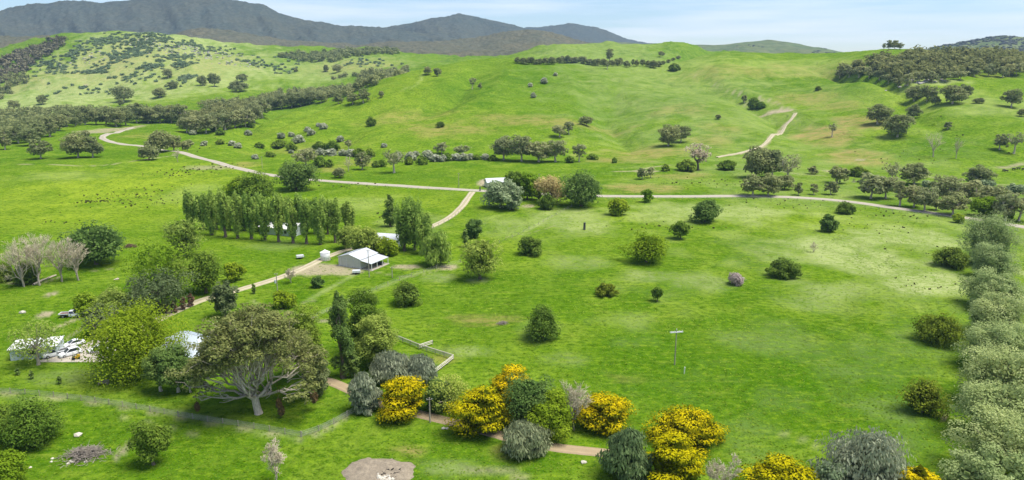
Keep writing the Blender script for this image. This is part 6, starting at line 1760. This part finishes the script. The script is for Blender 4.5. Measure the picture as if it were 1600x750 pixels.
# ---- bench, rubbish, stones
def bench(px, py):
    r = place('garden_bench', px, py, R(4), 'timber garden bench on the lawn under the elm', 'bench')
    for k in range(3): MB().box(-1.0, 1.0, -0.28 + k * 0.17, -0.14 + k * 0.17, 0.42, 0.46).build('seat_slat', M_WOOD, r)
    for k in range(3): MB().box(-1.0, 1.0, 0.26, 0.30, 0.56 + k * 0.16, 0.67 + k * 0.16).build('back_slat', M_WOOD, r)
    for x in (-0.95, 0.85):
        MB().box(x, x + 0.1, -0.28, -0.18, 0, 0.42).build('leg', M_WOOD, r); MB().box(x, x + 0.1, 0.31, 0.41, 0, 1.0).build('leg', M_WOOD, r)
bench(162, 601)
def brush_heap(px, py, L, label, mat, n=150, seed=2, h=1.0, name='brush_heap'):
    r = place(name, px, py, R(12), label, 'heap')
    rng = np.random.RandomState(seed)
    for part in ('branches', 'sticks'):
        paths = []
        for i in range(n):
            c = rng.normal(size=2) * np.array([L * 0.22, L * 0.13])
            z = h * max(0.05, 1 - (c[0] / (L * 0.5)) ** 2 - (c[1] / (L * 0.32)) ** 2) * rng.rand()
            a = rng.normal() * 0.7 + (0.4 if rng.rand() > .5 else 2.4); l = (0.5 + 1.2 * rng.rand()) * L * 0.10
            d = np.array([math.cos(a), math.sin(a), 0.35 * rng.normal()]) * l
            b = np.array([c[0], c[1], z + 0.1])
            paths.append(limb(b - d, b + d, 0.06 if part == 'branches' else 0.035, 0.02, rng, 4, 0.15, 0.1))
        V, F = tubes(paths, 4)
        V[:, 2] = np.maximum(V[:, 2], 0.02)
        link(part, mesh_np(part, V, F, mat), r)
M_STICK = plain("dry_sticks", (0.330, 0.285, 0.240), 0.95, var=0.5, scale=4)
brush_heap(135, 712, 7.5, 'heap of grey cut branches in the front paddock', M_STICK, 190, 2, 1.5)
brush_heap(785, 506, 3.2, 'low grey heap of dead sticks in the middle paddock', M_STICK, 60, 3, 0.5)
brush_heap(204, 386, 5.0, 'rusty brown heap beside the big round green tree', M_RUST, 90, 4, 1.1)
brush_heap(1520, 448, 2.5, 'dead sticks beside the third silver poplar', M_STICK, 40, 5, .6)
def soil_mound(px, py, rx, ry, h, label, mat, seed):
    """a low heap of earth with a ragged edge"""
    c, A, B = ellipse(px, py, rx, ry)
    z0 = ground(*c)
    r = tag(empty('earth_mound', (c[0], c[1], z0)), label, 'mound')
    n = 60
    u = np.linspace(-1.35, 1.35, n)
    X, Y = np.meshgrid(u * A, u * B)
    q = np.sqrt((X / A) ** 2 + (Y / B) ** 2) + 0.9 * (fbm(X / 3.5 + seed, Y / 3.5, 4, seed) - 0.5)
    e = np.clip((1 - q) / 0.45, -1, 1)
    Z = h * np.where(e > 0, e ** 0.7, e) * (0.55 + 0.9 * fbm(X / 1.3, Y / 1.3 + seed, 3, seed + 1))
    V = np.stack([X, Y, Z], -1).reshape(-1, 3)
    V[:, 2] += np.array([ground(c[0] + a, c[1] + b) - z0 for a, b in V[:, :2]])
    jj = np.arange(n * n).reshape(n, n)
    F = np.stack([jj[:-1, :-1], jj[:-1, 1:], jj[1:, 1:], jj[1:, :-1]], -1)
    keep = (e[:-1, :-1] > -0.5) | (e[1:, 1:] > -0.5)
    link('soil', mesh_np('soil', V, F[keep], mat, True), r)
    return r, A, B
def soil_mat(name, a, b):
    m, nt, out = new_mat(name)
    pos = geo_pos(nt)
    f = noise(nt, 1.2, 5, 0.7, pos); g = noise(nt, 6.0, 4, 0.7, pos)
    bsdf(nt, out, mixc(nt, mapr(nt, mth(nt, 'ADD', mth(nt, 'MULTIPLY', f, .6), mth(nt, 'MULTIPLY', g, .4)), 0.35, 0.65), a, b), 1, bump=g, bdist=0.25, bstr=0.8)
    return m
M_ASH = soil_mat("ashy_soil", (0.180, 0.150, 0.112), (0.370, 0.310, 0.225))
mr, mA, mB = soil_mound(590, 737, 56, 22, 0.7, 'ashy grey-brown earth mound with charred logs at the bottom edge', M_ASH, 3)
rng_ = np.random.RandomState(8)
pth = []
for i in range(16):
    c = np.array([mA * (0.15 + 0.5 * rng_.rand()), -mB * (0.15 + 0.35 * rng_.rand()), 0.72]); a = rng_.rand() * 3.1
    d = np.array([math.cos(a), math.sin(a), 0.1]) * (0.3 + 0.6 * rng_.rand())
    pth.append(limb(c - d, c + d, 0.13, 0.10, rng_, 4, 0.08, 0))
V_, F_ = tubes(pth, 6)
link('charred_logs', mesh_np('charred_logs', V_, F_, plain("charcoal", (0.022, 0.020, 0.018), 0.95)), mr)
V_ = (ICO_V[None] * (0.28 * (0.6 + rng_.rand(40, 1, 1))) * (0.7 + 0.6 * rng_.rand(40, 12, 1))) + np.stack([mA * (0.05 + 0.45 * rng_.rand(40)), -mB * (0.3 + 0.45 * rng_.rand(40)), 0.45 + 0 * rng_.rand(40)], -1)[:, None]
link('rubble', mesh_np('rubble', V_.reshape(-1, 3), (ICO_F[None] + (np.arange(40) * 12)[:, None, None]).reshape(-1, 3), M_CREAM), mr)
def stone(px, py, s, label, group=None):
    p = at(px, py)
    rng = np.random.RandomState(int(px))
    V = ICO_V * (0.75 + 0.5 * rng.rand(12, 1)) * np.array([s * 1.2, s, s * 0.6]) + np.array([0, 0, s * 0.25])
    o = link('stone', mesh_np('stone', V, ICO_F, M_CREAM), None, (p.x, p.y, p.z))
    tag(o, label, 'stone', group)
for x, y in ((106, 725), (110, 721), (114, 722), (134, 722)): stone(x, y, 0.28, 'small white stone at the foot of the cut-branch heap', 'stones by the brush heap')
for x, y in ((80, 722), (82, 717), (47, 731)): stone(x, y, 0.25, 'small white stone in the grass left of the cut-branch heap', 'stones left of the brush heap')
stone(122, 681, 0.7, 'flat pale stone above the cut-branch heap')
stone(693, 670, 0.35, 'white stone by the gravel path, left of two'); stone(699, 670, 0.35, 'white stone by the gravel path, right of two')
stone(912, 723, 0.5, 'white stone near the end of the gravel path')
stone(35, 489, 0.9, 'white lump in the grass left of the work truck')
def log(px0, py0, px1, py1, r, label):
    a, b = at(px0, py0), at(px1, py1)
    ro = tag(empty('fallen_log', (a.x, a.y, a.z)), label, 'log')
    d = np.array(b - a); rng = np.random.RandomState(int(px0))
    V, F = tubes([limb((0, 0, r * .8), d + np.array([0, 0, r * .8]), r, r * 0.5, rng, 6, 0.05, 0)], 7)
    link('stem', mesh_np('stem', V, F, BK_WHITE(), True), ro)
    V, F = tubes([limb(d * 0.5 + np.array([0, 0, r]), d * 0.8 + np.array([0.8, 0.5, 0.8]), r * .5, r * .2, rng, 4, 0.1, 0)], 5)
    link('branch', mesh_np('branch', V, F, BK_WHITE(), True), ro)
log(52, 446, 88, 431, 0.35, 'pale fallen trunk lying under the bare trees')
log(186, 437, 178, 438, 0.3, 'short pale log on the grass right of the bare trees')
log(704, 419, 688, 417, 0.22, 'pale log lying right of the grey willow')
# ---- cattle on the far right
def cow(px, py, yaw, label):
    p = at(px, py)
    r = tag(empty('cow', (p.x, p.y, p.z), yaw), label, 'cow')
    sk = [((-1.0, 0, 1.05), .30), ((-0.5, 0, 1.02), .38), ((0.1, 0, 1.0), .42), ((0.6, 0, 1.05), .38), ((0.95, 0, 1.15), .22), ((1.25, 0, 1.10), .16), ((1.5, 0, 0.95), .10)]
    path = (np.array([s[0] for s in sk]), np.array([s[1] for s in sk]))
    P = [path]
    for x, hz in ((-0.8, .8), (0.6, .8)):
        for s in (-1, 1):
            P.append((np.array([(x, s * .2, .9), (x + (0.05 if x > 0 else -0.06), s * .22, .5), (x, s * .22, 0.0)]), np.array([.15, .09, .07])))
    P.append((np.array([(-1.25, 0, 1.15), (-1.36, 0, 0.8), (-1.35, 0, 0.45)]), np.array([.05, .03, .04])))
    for s in (-1, 1): P.append((np.array([(1.2, s * .12, 1.2), (1.16, s * .30, 1.22)]), np.array([.06, .02])))
    V, F = tubes(P, 8)
    link('body', mesh_np('body', V, F, plain("black_hide", (0.020, 0.018, 0.017), 0.8), True), r)
for x, y, a in ((1568, 268, 0.4), (1572, 269, 2.8), (1584, 266, 0.1), (1591, 265, 3.0), (1598, 266, 0.5)):
    cow(x, y, a, 'black cow grazing by the creek near the right edge')
for o in [o for o in COL.objects if o.name.startswith('cow')]: o['group'] = 'black cattle'
# ------------------------------------------------------------------ thin summer haze
def haze():
    m, nt, out = new_mat("air")
    v = nt.nodes.new("ShaderNodeVolumePrincipled")
    v.inputs['Color'].default_value = (0.46, 0.68, 1.0, 1)
    v.inputs['Density'].default_value = 0.000065
    v.inputs['Anisotropy'].default_value = 0.2
    nt.links.new(v.outputs['Volume'], out.inputs['Volume'])
    top = 480.0
    o = MB().box(-17000, 17000, -900, 7600, -40, top).build('haze', m)
    tag(o, 'thin pale haze over the whole valley', 'haze', kind='stuff')
haze()
